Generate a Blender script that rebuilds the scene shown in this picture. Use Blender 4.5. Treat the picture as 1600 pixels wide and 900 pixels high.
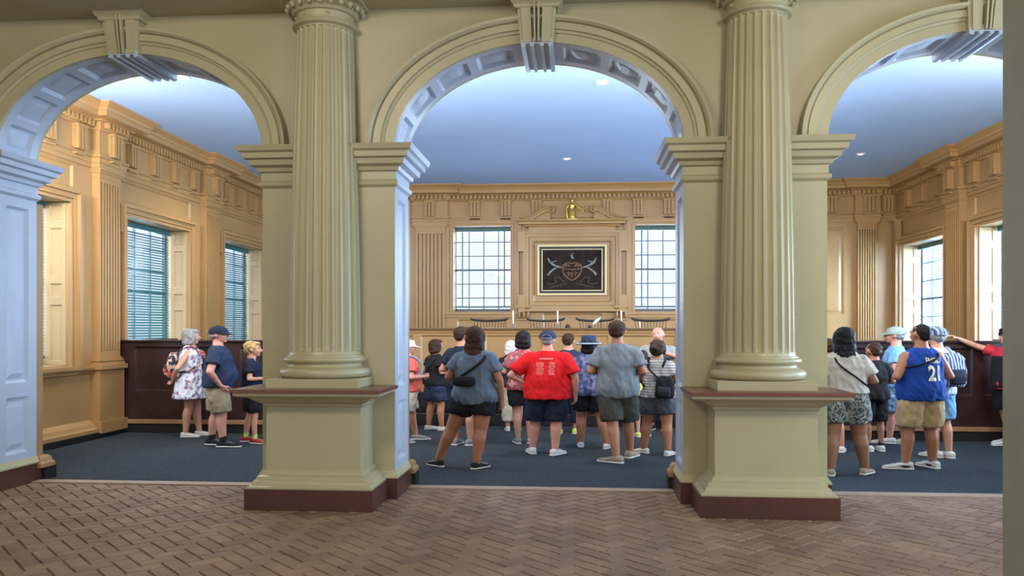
import bpy, bmesh, math, random
from mathutils import Vector, Matrix, noise
from mathutils.bvhtree import BVHTree
PI = math.pi
random.seed(7)
for o in list(bpy.data.objects): bpy.data.objects.remove(o)
scene = bpy.context.scene
COL = scene.collection
# ------------------------------------------------------------------ camera
cam = bpy.data.cameras.new('camera'); cam_o = bpy.data.objects.new('camera', cam); COL.objects.link(cam_o)
cam.sensor_width = 36.0; cam.lens = 1300/1600*36.0; cam.shift_y = 63/1600
cam_o.location = (0, 0, 1.65); cam_o.rotation_euler = (PI/2, 0, math.atan(105/1300))
scene.camera = cam_o
# ------------------------------------------------------------------ world, lights, exposure
scene.view_settings.view_transform = 'Standard'; scene.view_settings.look = 'None'
scene.view_settings.gamma = 1.0; scene.view_settings.use_curve_mapping = False
scene.view_settings.exposure = 0.0
w = bpy.data.worlds.new('daylight'); scene.world = w; w.use_nodes = True
bg = w.node_tree.nodes['Background']; bg.inputs[0].default_value = (0.86, 0.92, 1.0, 1); bg.inputs[1].default_value = 1.15
def area(name, loc, target, sx, sy, power, color):
    l = bpy.data.lights.new(name, 'AREA'); l.shape = 'RECTANGLE'; l.size = sx; l.size_y = sy
    l.energy = power; l.color = color
    o = bpy.data.objects.new(name, l); COL.objects.link(o); o.location = loc
    o.rotation_euler = (Vector(target)-Vector(loc)).to_track_quat('-Z', 'Y').to_euler()
    return o
WARM = (1.0, 0.90, 0.72); COOL = (0.66, 0.82, 1.0); NEUT = (1.0, 0.96, 0.90)
area('hall_fill_light', (-3.2, 2.2, 5.0), (-2.6, 7.5, 1.2), 1.4, 0.7, 118, WARM)  # this pair is unseen warm fill, added to light the arcade front
area('hall_fill_light', (2.8, 2.2, 5.0), (2.0, 7.5, 1.2), 1.4, 0.7, 118, WARM)
area('assumed_hall_daylight', (9.0, 4.6, 2.6), (0, 8.0, 1.2), 3.0, 3.6, 460, (0.52, 0.72, 1.0))  # added cool light; daylight and entrance at right are assumed, neither is seen
for x in (-4.48, -0.40, 3.68):
    area('room_fill_light', (x-2.04, 8.75, 4.45), (x-1.2, 19.3, 2.4), 1.3, 0.4, 14, WARM)  # added fill, hidden behind the arcade wall, to brighten the room walls
    area('ceiling_fill_light', (x-2.04, 8.78, 3.7), (x-1.6, 13.5, 5.4), 1.2, 0.3, 190, NEUT)  # added uplight, out of sight behind a pier, to brighten the ceiling
area('room_fill_light', (5.7, 8.75, 4.45), (4.5, 19.3, 2.4), 1.3, 0.4, 14, WARM)
area('ceiling_fill_light', (5.7, 8.78, 3.7), (4.8, 13.5, 5.4), 1.2, 0.3, 190, NEUT)
for x in (-7.95,):
    for y in (10.3, 13.94, 17.63):
        area('window_daylight', (x-0.1, y, 2.35), (0, y, 1.2), 2.1, 2.3, 150, COOL)
for y in (10.75, 14.35, 17.9):
    area('window_daylight', (7.85, y, 2.35), (0, y-0.5, 1.6), 2.1, 2.3, 900, (0.5, 0.72, 1.0))
for x in (-2.26, 1.95):
    area('window_daylight', (x, 20.1, 3.07), (x, 10, 1.0), 1.4, 2.0, 160, COOL)

# ------------------------------------------------------------------ materials
def mat(name, col, rough=0.5, spec=0.5, metal=0.0, var=0.0, vscale=3.0, bump=0.0, bscale=40.0, col2=None, coat=0.0, emit=None):
    m = bpy.data.materials.new(name); m.use_nodes = True
    nt = m.node_tree; b = nt.nodes['Principled BSDF']
    b.inputs['Roughness'].default_value = rough; b.inputs['Metallic'].default_value = metal
    b.inputs['Specular IOR Level'].default_value = spec; b.inputs['Coat Weight'].default_value = coat
    c = (*col, 1)
    tc = nt.nodes.new('ShaderNodeTexCoord')
    if col2 is not None or var > 0:
        n = nt.nodes.new('ShaderNodeTexNoise'); n.inputs['Scale'].default_value = vscale; n.inputs['Detail'].default_value = 4
        nt.links.new(tc.outputs['Object'], n.inputs['Vector'])
        r = nt.nodes.new('ShaderNodeValToRGB'); r.color_ramp.elements[0].position = 0.35; r.color_ramp.elements[1].position = 0.65
        if col2 is None:
            r.color_ramp.elements[0].color = tuple(v*(1-var) for v in col)+(1,)
            r.color_ramp.elements[1].color = tuple(min(1, v*(1+var)) for v in col)+(1,)
        else:
            r.color_ramp.elements[0].color = c; r.color_ramp.elements[1].color = (*col2, 1)
        nt.links.new(n.outputs['Fac'], r.inputs['Fac']); nt.links.new(r.outputs['Color'], b.inputs['Base Color'])
    else:
        b.inputs['Base Color'].default_value = c
    if bump > 0:
        n2 = nt.nodes.new('ShaderNodeTexNoise'); n2.inputs['Scale'].default_value = bscale; n2.inputs['Detail'].default_value = 3
        nt.links.new(tc.outputs['Object'], n2.inputs['Vector'])
        bp = nt.nodes.new('ShaderNodeBump'); bp.inputs['Strength'].default_value = bump; bp.inputs['Distance'].default_value = 0.01
        nt.links.new(n2.outputs['Fac'], bp.inputs['Height']); nt.links.new(bp.outputs['Normal'], b.inputs['Normal'])
    if emit: b.inputs['Emission Color'].default_value = (*emit[0], 1); b.inputs['Emission Strength'].default_value = emit[1]
    return m
def wave_mat(name, base, stripe, scale, axis='Z', rough=0.8, width=0.5, dist=0.0):
    m = mat(name, base, rough); nt = m.node_tree; b = nt.nodes['Principled BSDF']
    tc = nt.nodes.new('ShaderNodeTexCoord'); wv = nt.nodes.new('ShaderNodeTexWave'); wv.bands_direction = axis
    wv.inputs['Scale'].default_value = scale; wv.inputs['Distortion'].default_value = dist
    nt.links.new(tc.outputs['Object'], wv.inputs['Vector'])
    r = nt.nodes.new('ShaderNodeValToRGB'); r.color_ramp.interpolation = 'CONSTANT'
    r.color_ramp.elements[0].color = (*base, 1); r.color_ramp.elements[1].color = (*stripe, 1); r.color_ramp.elements[1].position = width
    nt.links.new(wv.outputs['Fac'], r.inputs['Fac']); nt.links.new(r.outputs['Color'], b.inputs['Base Color'])
    return m
def blotch_mat(name, cols, scale, rough=0.8, kind='noise'):
    m = mat(name, cols[0], rough); nt = m.node_tree; b = nt.nodes['Principled BSDF']
    tc = nt.nodes.new('ShaderNodeTexCoord')
    if kind == 'voronoi':
        n = nt.nodes.new('ShaderNodeTexVoronoi'); n.inputs['Scale'].default_value = scale
        sep = nt.nodes.new('ShaderNodeSeparateColor'); nt.links.new(n.outputs['Color'], sep.inputs[0]); out = sep.outputs[0]
    else:
        n = nt.nodes.new('ShaderNodeTexNoise'); n.inputs['Scale'].default_value = scale; n.inputs['Detail'].default_value = 2; out = n.outputs['Fac']
    nt.links.new(tc.outputs['Object'], n.inputs['Vector'])
    r = nt.nodes.new('ShaderNodeValToRGB'); r.color_ramp.interpolation = 'CONSTANT'
    k = len(cols)
    pos = [i/k for i in range(k)] if kind == 'voronoi' else ([0.0, 0.45, 0.55, 0.62][:k])
    r.color_ramp.elements[0].color = (*cols[0], 1); r.color_ramp.elements[0].position = 0
    r.color_ramp.elements[1].color = (*cols[1], 1); r.color_ramp.elements[1].position = pos[1]
    for i in range(2, k):
        e = r.color_ramp.elements.new(pos[i]); e.color = (*cols[i], 1)
    nt.links.new(out, r.inputs['Fac']); nt.links.new(r.outputs['Color'], b.inputs['Base Color'])
    return m
KHAKI = mat('khaki_paint', (0.44, 0.395, 0.235), 0.38, 0.5, var=0.04, vscale=1.5, bump=0.08, bscale=14)
REVEAL = mat('daylight_tinted_paint', (0.44, 0.50, 0.585), 0.38, 0.5, var=0.04, vscale=2, bump=0.05, bscale=14)  # blue window daylight on the reveals is put into this colour
TAN = mat('ochre_tan_paint', (0.385, 0.228, 0.092), 0.33, 0.5, var=0.05, vscale=1.2, bump=0.05, bscale=12)
SHUT = mat('pale_ochre_paint', (0.45, 0.31, 0.155), 0.4, 0.5, var=0.04, vscale=2)
CEIL = mat('daylight_tinted_plaster', (0.40, 0.59, 0.95), 0.85, 0.2, var=0.03, vscale=0.6)  # white plaster, with the blue of the daylight put into its colour
DARKRED = mat('oxblood_paint', (0.085, 0.030, 0.020), 0.35, 0.5, var=0.1)
CAPWOOD = mat('brown_red_cap_paint', (0.17, 0.062, 0.035), 0.3, 0.5, var=0.12, vscale=5)
CARPET = mat('slate_carpet', (0.038, 0.048, 0.057), 0.95, 0.1, var=0.25, vscale=30, bump=0.3, bscale=200)
PEW = mat('dark_stained_wood', (0.032, 0.014, 0.014), 0.3, 0.5, var=0.3, vscale=4)
PEWBASE = mat('brown_wood_strip', (0.30, 0.17, 0.08), 0.45, var=0.15)
BLACK = mat('black_paint', (0.012, 0.012, 0.014), 0.45)
GREEN = mat('dark_green_blind', (0.025, 0.13, 0.14), 0.4)
SASH = mat('window_sash_grey', (0.12, 0.13, 0.17), 0.5)
GOLD = mat('gilded_metal', (0.85, 0.60, 0.14), 0.3, metal=0.85, var=0.15, vscale=12)
PALEGOLD = mat('pale_gilt_frame', (0.55, 0.47, 0.27), 0.4, metal=0.3)
WAX = mat('candle_wax', (0.85, 0.85, 0.78), 0.4)
PAPER = mat('paper', (0.8, 0.78, 0.7), 0.8)
JAMB = mat('grey_green_paint', (0.33, 0.35, 0.28), 0.45, var=0.05, vscale=4)
MORTAR = mat('mortar', (0.14, 0.088, 0.06), 0.9)
WHITEP = mat('white_plastic', (0.8, 0.8, 0.8), 0.4)
LAMPG = mat('lamp_lens', (1, 1, 1), 0.5, emit=((1, 0.97, 0.92), 0.8))
def glass_mat():
    m = bpy.data.materials.new('window_glass'); m.use_nodes = True; nt = m.node_tree; nt.nodes.clear()
    o = nt.nodes.new('ShaderNodeOutputMaterial'); mx = nt.nodes.new('ShaderNodeMixShader')
    t = nt.nodes.new('ShaderNodeBsdfTransparent'); t.inputs[0].default_value = (0.93, 0.96, 1, 1)
    gl = nt.nodes.new('ShaderNodeBsdfGlossy'); gl.inputs['Roughness'].default_value = 0.05
    fr = nt.nodes.new('ShaderNodeFresnel'); fr.inputs[0].default_value = 1.45
    ml = nt.nodes.new('ShaderNodeMath'); ml.operation = 'MULTIPLY'; ml.inputs[1].default_value = 0.3; nt.links.new(fr.outputs[0], ml.inputs[0])
    nt.links.new(ml.outputs[0], mx.inputs[0]); nt.links.new(t.outputs[0], mx.inputs[1]); nt.links.new(gl.outputs[0], mx.inputs[2])
    nt.links.new(mx.outputs[0], o.inputs[0]); return m
GLASS = glass_mat()
def brick_mat():
    m = mat('worn_brick', (0.2, 0.12, 0.08), 0.62, 0.4, bump=0.35, bscale=25); nt = m.node_tree; b = nt.nodes['Principled BSDF']
    a = nt.nodes.new('ShaderNodeAttribute'); a.attribute_name = 'tone'
    tc = nt.nodes.new('ShaderNodeTexCoord'); n = nt.nodes.new('ShaderNodeTexNoise'); n.inputs['Scale'].default_value = 2.2; n.inputs['Detail'].default_value = 5
    nt.links.new(tc.outputs['Object'], n.inputs['Vector'])
    ad = nt.nodes.new('ShaderNodeMath'); ad.operation = 'MULTIPLY_ADD'; ad.inputs[1].default_value = 0.28
    nt.links.new(a.outputs['Fac'], ad.inputs[0]); nt.links.new(n.outputs['Fac'], ad.inputs[2])
    r = nt.nodes.new('ShaderNodeValToRGB')
    r.color_ramp.elements[0].position = 0.35; r.color_ramp.elements[0].color = (0.165, 0.094, 0.055, 1)
    r.color_ramp.elements[1].position = 1.1; r.color_ramp.elements[1].color = (0.32, 0.20, 0.12, 1)
    nt.links.new(ad.outputs[0], r.inputs['Fac']); nt.links.new(r.outputs['Color'], b.inputs['Base Color'])
    return m
BRICK = brick_mat()

# ------------------------------------------------------------------ helpers
def link(name, bm, m, parent=None, smooth=False, recalc=True):
    if recalc: bmesh.ops.recalc_face_normals(bm, faces=bm.faces[:])
    me = bpy.data.meshes.new(name); bm.to_mesh(me); bm.free()
    if isinstance(m, (list, tuple)):
        for x in m: me.materials.append(x)
    else: me.materials.append(m)
    if smooth:
        for p in me.polygons: p.use_smooth = True
    o = bpy.data.objects.new(name, me); COL.objects.link(o)
    if parent is not None: o.parent = parent
    return o
def smooth_angle(o, deg=35):
    me = o.data
    for p in me.polygons: p.use_smooth = True
    bm = bmesh.new(); bm.from_mesh(me)
    for e in bm.edges:
        if len(e.link_faces) == 2 and e.calc_face_angle(0) > math.radians(deg): e.smooth = False
    bm.to_mesh(me); bm.free(); return o
def empty(name, loc=(0, 0, 0), rz=0, parent=None):
    o = bpy.data.objects.new(name, None); COL.objects.link(o); o.location = loc; o.rotation_euler = (0, 0, rz)
    o.empty_display_size = 0.1
    if parent is not None: o.parent = parent
    return o
def tag(o, label, cat, group=None):
    o['label'] = label; o['category'] = cat
    if group: o['group'] = group
    return o
def struct(o): o['kind'] = 'structure'; return o
IDM = lambda u, v, d: (u, d, v)
def mbox(bm, M, u0, u1, v0, v1, d0, d1, bev=0.0):
    vs = [bm.verts.new(M(u, v, d)) for d in (d0, d1) for v in (v0, v1) for u in (u0, u1)]
    for f in ((0, 1, 3, 2), (4, 6, 7, 5), (0, 4, 5, 1), (2, 3, 7, 6), (0, 2, 6, 4), (1, 5, 7, 3)):
        bm.faces.new([vs[i] for i in f])
def box(bm, x0, x1, y0, y1, z0, z1, bev=0.0):
    t = bmesh.new() if bev else bm
    mbox(t, lambda u, v, d: (u, d, v), x0, x1, z0, z1, y0, y1)
    if bev:
        bmesh.ops.bevel(t, geom=t.edges[:], offset=bev, segments=2, affect='EDGES', profile=0.7)
        merge(bm, t)
def merge(bm, t):
    mp = {}
    for v in t.verts: mp[v] = bm.verts.new(v.co)
    for f in t.faces:
        try: bm.faces.new([mp[v] for v in f.verts])
        except ValueError: pass
    t.free()
def sweep(bm, path, prof, closed=False):
    """mitred moulding: path [(x,y)], profile [(out,z)], out to the right of travel"""
    n = len(path); P = [Vector(p) for p in path]; rings = []
    for i in range(n):
        a = P[i-1] if (closed or i > 0) else None; c = P[(i+1) % n] if (closed or i < n-1) else None
        d1 = (P[i]-a).normalized() if a is not None else None; d2 = (c-P[i]).normalized() if c is not None else None
        if d1 is None: d1 = d2
        if d2 is None: d2 = d1
        n1 = Vector((d1.y, -d1.x)); n2 = Vector((d2.y, -d2.x)); m = (n1+n2)/(1+n1.dot(n2))
        rings.append([bm.verts.new((P[i].x+m.x*o, P[i].y+m.y*o, z)) for o, z in prof])
    for i in range(n if closed else n-1):
        a, b = rings[i], rings[(i+1) % n]
        for k in range(len(prof)-1): bm.faces.new((a[k], b[k], b[k+1], a[k+1]))
    if closed:
        if prof[-1][0] <= 0.001 or True:
            try: bm.faces.new([r[-1] for r in rings])
            except ValueError: pass
            try: bm.faces.new([r[0] for r in rings][::-1])
            except ValueError: pass
    else:
        for r in (rings[0], rings[-1]):
            try: bm.faces.new(r)
            except ValueError: pass
def sheet(bm, M, u0, u1, v0, v1, panels=(), holes=(), maxu=None, maxv=None):
    """height-field sheet; panels (u0,u1,v0,v1,edge,depth[,field_edge,field_depth])"""
    us = {u0, u1}; vs = {v0, v1}
    for p in panels:
        e = p[4]; us |= {p[0], p[0]+e, p[1]-e, p[1]}; vs |= {p[2], p[2]+e, p[3]-e, p[3]}
        if len(p) > 6:
            for q in (e+0.02, e+0.02+p[6]): us |= {p[0]+q, p[1]-q}; vs |= {p[2]+q, p[3]-q}
    for h in holes: us |= {h[0], h[1]}; vs |= {h[2], h[3]}
    def clean(s, a, b, mx):
        L = []
        for x in sorted(s):
            if x < a-1e-6 or x > b+1e-6: continue
            if L and x-L[-1] < 1e-5: continue
            L.append(x)
        if mx:
            R = [L[0]]
            for x in L[1:]:
                k = max(1, math.ceil((x-R[-1])/mx)); s0 = R[-1]
                for i in range(1, k+1): R.append(s0+(x-s0)*i/k)
            L = R
        return L
    U = clean(us, u0, u1, maxu); V = clean(vs, v0, v1, maxv)
    def dep(u, v):
        for p in panels:
            t = min(u-p[0], p[1]-u, v-p[2], p[3]-v)
            if t > 1e-6:
                e = p[4]; d = p[5]*min(1, t/e)
                if len(p) > 6 and t > e+0.02: d = p[5]+(p[7]-p[5])*min(1, (t-e-0.02)/p[6])
                return d
        return 0.0
    g = [[bm.verts.new(M(u, v, dep(u, v))) for v in V] for u in U]
    for i in range(len(U)-1):
        for j in range(len(V)-1):
            cu = (U[i]+U[i+1])/2; cv = (V[j]+V[j+1])/2
            if any(h[0] < cu < h[1] and h[2] < cv < h[3] for h in holes): continue
            bm.faces.new((g[i][j], g[i+1][j], g[i+1][j+1], g[i][j+1]))
def lathe(bm, prof, cx, cy, seg=64, rfun=None):
    rings = []
    for r, z in prof:
        rings.append([bm.verts.new((cx+math.cos(2*PI*i/seg)*(rfun(r, i, z) if rfun else r), cy+math.sin(2*PI*i/seg)*(rfun(r, i, z) if rfun else r), z)) for i in range(seg)])
    for a, b in zip(rings, rings[1:]):
        for i in range(seg): bm.faces.new((a[i], a[(i+1) % seg], b[(i+1) % seg], b[i]))
    bm.faces.new(rings[0][::-1]); bm.faces.new(rings[-1])
def tube(bm, pts, rad, seg=8, closed=False):
    P = [Vector(p) for p in pts]; n = len(P); R = rad if isinstance(rad, (list, tuple)) else [rad]*n
    rings = []; up = Vector((0, 0, 1)); prev = None
    for i in range(n):
        if closed: d = P[(i+1) % n]-P[i-1]
        else: d = P[min(i+1, n-1)]-P[max(i-1, 0)]
        if d.length < 1e-9: d = Vector((0, 0, 1))
        d.normalize()
        if prev is None:
            s = d.cross(up)
            if s.length < 1e-3: s = d.cross(Vector((1, 0, 0)))
        else: s = prev-d*prev.dot(d)
        s.normalize(); t = d.cross(s); prev = s
        rings.append([bm.verts.new(P[i]+(s*math.cos(2*PI*k/seg)+t*math.sin(2*PI*k/seg))*R[i]) for k in range(seg)])
    m = n if closed else n-1
    for i in range(m):
        a, b = rings[i], rings[(i+1) % n]
        for k in range(seg): bm.faces.new((a[k], a[(k+1) % seg], b[(k+1) % seg], b[k]))
    if not closed: bm.faces.new(rings[0][::-1]); bm.faces.new(rings[-1])
def ellipsoid(bm, c, r, u=16, v=10, rot=None):
    mtx = Matrix.Translation(c) @ (rot.to_4x4() if rot is not None else Matrix()) @ Matrix.Diagonal((*r, 1))
    bmesh.ops.create_uvsphere(bm, u_segments=u, v_segments=v, radius=1, matrix=mtx)
def capsule(bm, a, b, ra, rb, seg=12):
    a = Vector(a); b = Vector(b); d = b-a; L = d.length
    if L < 1e-6: ellipsoid(bm, a, (ra, ra, ra), seg, 8); return
    d.normalize(); pts = []; rr = []
    for k in range(5):
        t = -PI/2+PI/2*k/4; pts.append(a+d*ra*math.sin(t)); rr.append(max(0.0004, ra*math.cos(t)))
    for k in range(5):
        t = PI/2*k/4; pts.append(b+d*rb*math.sin(t)); rr.append(max(0.0004, rb*math.cos(t)))
    # drop near-duplicates
    tube(bm, pts, rr, seg)
# ------------------------------------------------------------------ the setting: dimensions
YF, YBK = 7.95, 8.57            # arcade wall faces
XL, XR, YB = -7.30, 7.10, 19.30 # court room walls
CZ = 4.95                       # court room ceiling
ARC = [-4.48, -0.40, 3.68]      # arch centres
PIERS = [-6.52, -2.44, 1.64, 5.72]
PH = 0.66                       # pier half width
SA, SB, SZ = 1.38, 0.965, 3.41  # arch half width, rise, springing
# brick floor laid in herringbone
bm = bmesh.new(); tl = bm.faces.layers.float.new('tone')
bw, gap = 0.128, 0.004; c45 = math.sqrt(0.5); rr = random.Random(3)
def put_brick(a0, b0, a1, b1):
    a0 += gap; b0 += gap; a1 -= gap; b1 -= gap; tone = rr.random(); dz = rr.uniform(-0.0015, 0.0015)
    def W(a, b, z): return ((a-b)*c45-0.5, (a+b)*c45+3.2, z)
    e = 0.005
    lo = [bm.verts.new(W(a, b, -0.014)) for a, b in ((a0, b0), (a1, b0), (a1, b1), (a0, b1))]
    hi = [bm.verts.new(W(a, b, dz)) for a, b in ((a0+e, b0+e), (a1-e, b0+e), (a1-e, b1-e), (a0+e, b1-e))]
    fs = [bm.faces.new(hi)]+[bm.faces.new((lo[i], lo[(i+1) % 4], hi[(i+1) % 4], hi[i])) for i in range(4)]
    for f in fs: f[tl] = tone
for i in range(-90, 90):
    for j in range(-45, 45):
        ox, oy = i+2*j, i-2*j
        X = (ox-oy)*bw*c45-0.5; Y = (ox+oy)*bw*c45+3.2
        if not (-7.4 < X < 8.2 and -1.2 < Y < 8.5): continue
        put_brick(ox*bw, oy*bw, (ox+2)*bw, (oy+1)*bw)
        put_brick(ox*bw, (oy+1)*bw, (ox+1)*bw, (oy+3)*bw)
fl = struct(link('floor', bm, BRICK))
bm = bmesh.new(); box(bm, -9.2, 9.6, -6, 8.45, -0.12, -0.012); link('mortar_bed', bm, MORTAR, fl)
bm = bmesh.new(); box(bm, XL+0.02, XR-0.02, 8.60, YB-0.02, 0.0, 0.006)
cp = link('carpet', bm, CARPET); tag(cp, 'dark slate blue carpet covering the court room floor behind the arches', 'carpet')
bm = bmesh.new(); box(bm, XL, XR, 8.44, 8.60, -0.10, 0.012); struct(link('trim_1', bm, mat('threshold_wood', (0.34, 0.24, 0.16), 0.6, var=0.1)))
# court room ceiling, hall ceiling
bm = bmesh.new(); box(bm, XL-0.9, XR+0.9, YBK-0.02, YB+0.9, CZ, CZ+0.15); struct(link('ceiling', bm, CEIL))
bm = bmesh.new(); box(bm, -9.2, 9.6, -6, 7.3, 5.35, 5.5); struct(link('ceiling_hall', bm, KHAKI))
# hall entablature above the arcade: its soffit is the dark band at the top
bm = bmesh.new(); box(bm, -9.2, 9.6, 7.30, YF+0.05, 4.745, 5.5)
struct(link('trim_2', bm, KHAKI))
# ------------------------------------------------------------------ arcade wall
bm = bmesh.new(); NA = 48
def arcpt(cx, t, oa=0.0, ob=0.0): return (cx-(SA+oa)*math.cos(t), SZ+(SB+ob)*math.sin(t))
for y in (YF, YBK):
    xs = [-9.2]+[v for c in ARC for v in (c-SA, c+SA)]+[9.6]
    for k in range(0, 8, 2):
        q = [(xs[k], 0), (xs[k+1], 0), (xs[k+1], 5.3), (xs[k], 5.3)]
        bm.faces.new([bm.verts.new((a, y, b)) for a, b in q])
    for c in ARC:
        for i in range(NA):
            a = arcpt(c, PI*i/NA); b = arcpt(c, PI*(i+1)/NA)
            bm.faces.new([bm.verts.new((x, y, z)) for x, z in (a, b, (b[0], 5.3), (a[0], 5.3))])
bmesh.ops.remove_doubles(bm, verts=bm.verts[:], dist=1e-5)
wa = struct(link('wall_arcade', bm, KHAKI))
# reveals and soffits with sunk panels
D = YBK-YF
for c in ARC:
    bm = bmesh.new()
    PV = [(0.12, D-0.12)]
    for s in (-1, 1):
        M = lambda u, v, d, s=s: (c+s*(SA+d), YF+u, v)
        pans = [(0.13, D-0.13, 0.34, 0.93, 0.03, 0.03, 0.05, 0.012), (0.13, D-0.13, 1.08, 2.92, 0.03, 0.03, 0.05, 0.012)]
        sheet(bm, M, 0, D, 0, SZ, pans)
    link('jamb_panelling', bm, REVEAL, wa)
    bm = bmesh.new()
    def MS(u, v, d):
        x, z = arcpt(c, u, d, d); return (x, YF+v, z)
    half = PI/2-0.13; n = 4; pans = []
    for side in (0, 1):
        for k in range(n):
            a = 0.07+(half-0.05)*k/n; b = 0.07+(half-0.05)*(k+1)/n-0.07
            if side: a, b = PI-b, PI-a
            pans.append((a, b, 0.11, D-0.11, 0.03, 0.035, 0.04, 0.015))
    sheet(bm, MS, 0, PI, 0, D, pans, maxu=0.06)
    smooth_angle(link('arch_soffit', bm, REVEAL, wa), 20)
    # archivolt on both faces
    for yy, sg in ((YF, -1), (YBK, 1)):
        bm = bmesh.new()
        prof = [(0, -0.02), (0, 0.035), (0.095, 0.035), (0.098, 0.052), (0.125, 0.06), (0.128, 0.085), (0.195, 0.085), (0.20, 0.068), (0.21, 0.068), (0.214, 0.10), (0.235, 0.125), (0.262, 0.13), (0.268, 0.0)]
        rings = []
        for i in range(NA*2+1):
            t = PI*i/(NA*2)
            rings.append([bm.verts.new((arcpt(c, t, o, o*0.88)[0], yy+sg*q, arcpt(c, t, o, o*0.88)[1])) for o, q in prof])
        for a, b in zip(rings, rings[1:]):
            for k in range(len(prof)-1): bm.faces.new((a[k], b[k], b[k+1], a[k+1]))
        link('archivolt', bm, KHAKI, wa)
    # keystone: reeded tapering block in front, reeded console under the soffit
    bm = bmesh.new()
    z0, z1 = SZ+SB-0.02, 4.71
    def MK(u, v, d):
        wdt = 0.155+(v-z0)/(z1-z0)*0.035; return (c+u*wdt, YF-0.085-d*1.5-(v-z0)/(z1-z0)*0.06, v)
    prof = [(-1, -0.16), (-1, 0.0), (-0.82, 0.0), (-0.80, 0.012), (-0.30, 0.012), (-0.26, -0.02), (-0.18, -0.02), (-0.15, 0.03), (-0.06, 0.03), (-0.03, -0.015), (0.03, -0.015), (0.06, 0.03), (0.15, 0.03), (0.18, -0.02), (0.26, -0.02), (0.30, 0.012), (0.80, 0.012), (0.82, 0), (1, 0), (1, -0.16)]
    A = [bm.verts.new(MK(u, z0, d)) for u, d in prof]; B = [bm.verts.new(MK(u, z1, d)) for u, d in prof]
    for k in range(len(prof)-1): bm.faces.new((A[k], A[k+1], B[k+1], B[k]))
    bm.faces.new(A); bm.faces.new(B)
    sweep(bm, [(c+0.19, YF+0.02), (c+0.195, YF-0.15), (c-0.195, YF-0.15), (c-0.19, YF+0.02)][::-1], [(0, 4.66), (0.015, 4.67), (0.02, 4.69), (0.05, 4.72), (0.05, 4.745), (0, 4.745)])
    link('keystone', bm, KHAKI, wa)
    bm = bmesh.new()
    prof = [(-0.135, 0.03), (-0.135, -0.05), (-0.10, -0.06), (-0.095, -0.03), (-0.06, -0.03), (-0.055, -0.055), (-0.03, -0.055), (-0.025, -0.03), (0.025, -0.03), (0.03, -0.055), (0.055, -0.055), (0.06, -0.03), (0.095, -0.03), (0.10, -0.06), (0.135, -0.05), (0.135, 0.03)]
    A = [bm.verts.new((c+u*1.12, YF-0.09, SZ+SB+d)) for u, d in prof]; B = [bm.verts.new((c+u*1.12, YBK+0.10, SZ+SB+d)) for u, d in prof]
    for k in range(len(prof)-1): bm.faces.new((A[k], A[k+1], B[k+1], B[k]))
    bm.faces.new(A); bm.faces.new(B)
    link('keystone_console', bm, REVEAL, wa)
IMP = [(0, 3.02), (0.03, 3.045), (0.035, 3.08), (0.01, 3.095), (0.01, 3.17), (0.04, 3.18), (0.05, 3.215), (0.10, 3.235), (0.11, 3.285), (0.15, 3.295), (0.155, 3.345), (0.185, 3.36), (0.20, 3.41), (0, 3.41)]
BMO = [(0, 0.20), (0.035, 0.20), (0.035, 0.215), (0.012, 0.25), (0.0, 0.27)]
for px in PIERS:
    x0, x1 = px-PH, px+PH
    if px < -6: x0 = -9.2
    if px > 5: x1 = 9.6
    path = [(x0, YF), (x1, YF), (x1, YBK), (x0, YBK)]
    for nm, prof, m in (('impost', IMP, KHAKI), ('base_moulding', BMO, KHAKI), ('plinth', [(0, 0), (0.03, 0), (0.03, 0.20), (0, 0.20)], DARKRED)):
        bm = bmesh.new(); sweep(bm, path, prof, True)
        if nm == 'impost':      # same moulding, daylight-tinted colour where it turns into the reveal
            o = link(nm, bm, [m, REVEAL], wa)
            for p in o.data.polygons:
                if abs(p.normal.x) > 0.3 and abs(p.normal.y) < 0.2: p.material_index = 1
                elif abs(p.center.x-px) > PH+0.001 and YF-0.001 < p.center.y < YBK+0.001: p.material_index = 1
        else: link(nm, bm, m, wa)
# ochre plinth and base on the court room side of the arcade wall
for px in (-6.52, -2.44, 1.64, 5.72):
    bm = bmesh.new(); x0, x1 = px-PH-0.02, px+PH+0.02
    if px < -6: x0 = XL
    if px > 5: x1 = XR
    sweep(bm, [(x0, YBK+0.02), (x1, YBK+0.02), (x1, YBK+0.17), (x0, YBK+0.17)], [(0, 0.14), (0.05, 0.14), (0.05, 0.18), (0.03, 0.2), (0.02, 0.24), (0, 0.26)], True); link('room_base_moulding', bm, TAN, wa)
    bm = bmesh.new(); box(bm, x0-0.05, x1+0.05, YBK+0.04, YBK+0.24, 0.006, 0.14); link('room_plinth', bm, BLACK, wa)
    bm = bmesh.new(); box(bm, x0+0.03, x1-0.03, YBK-0.01, YBK+0.12, 0.14, 3.0); link('room_pilaster', bm, TAN, wa)
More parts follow.
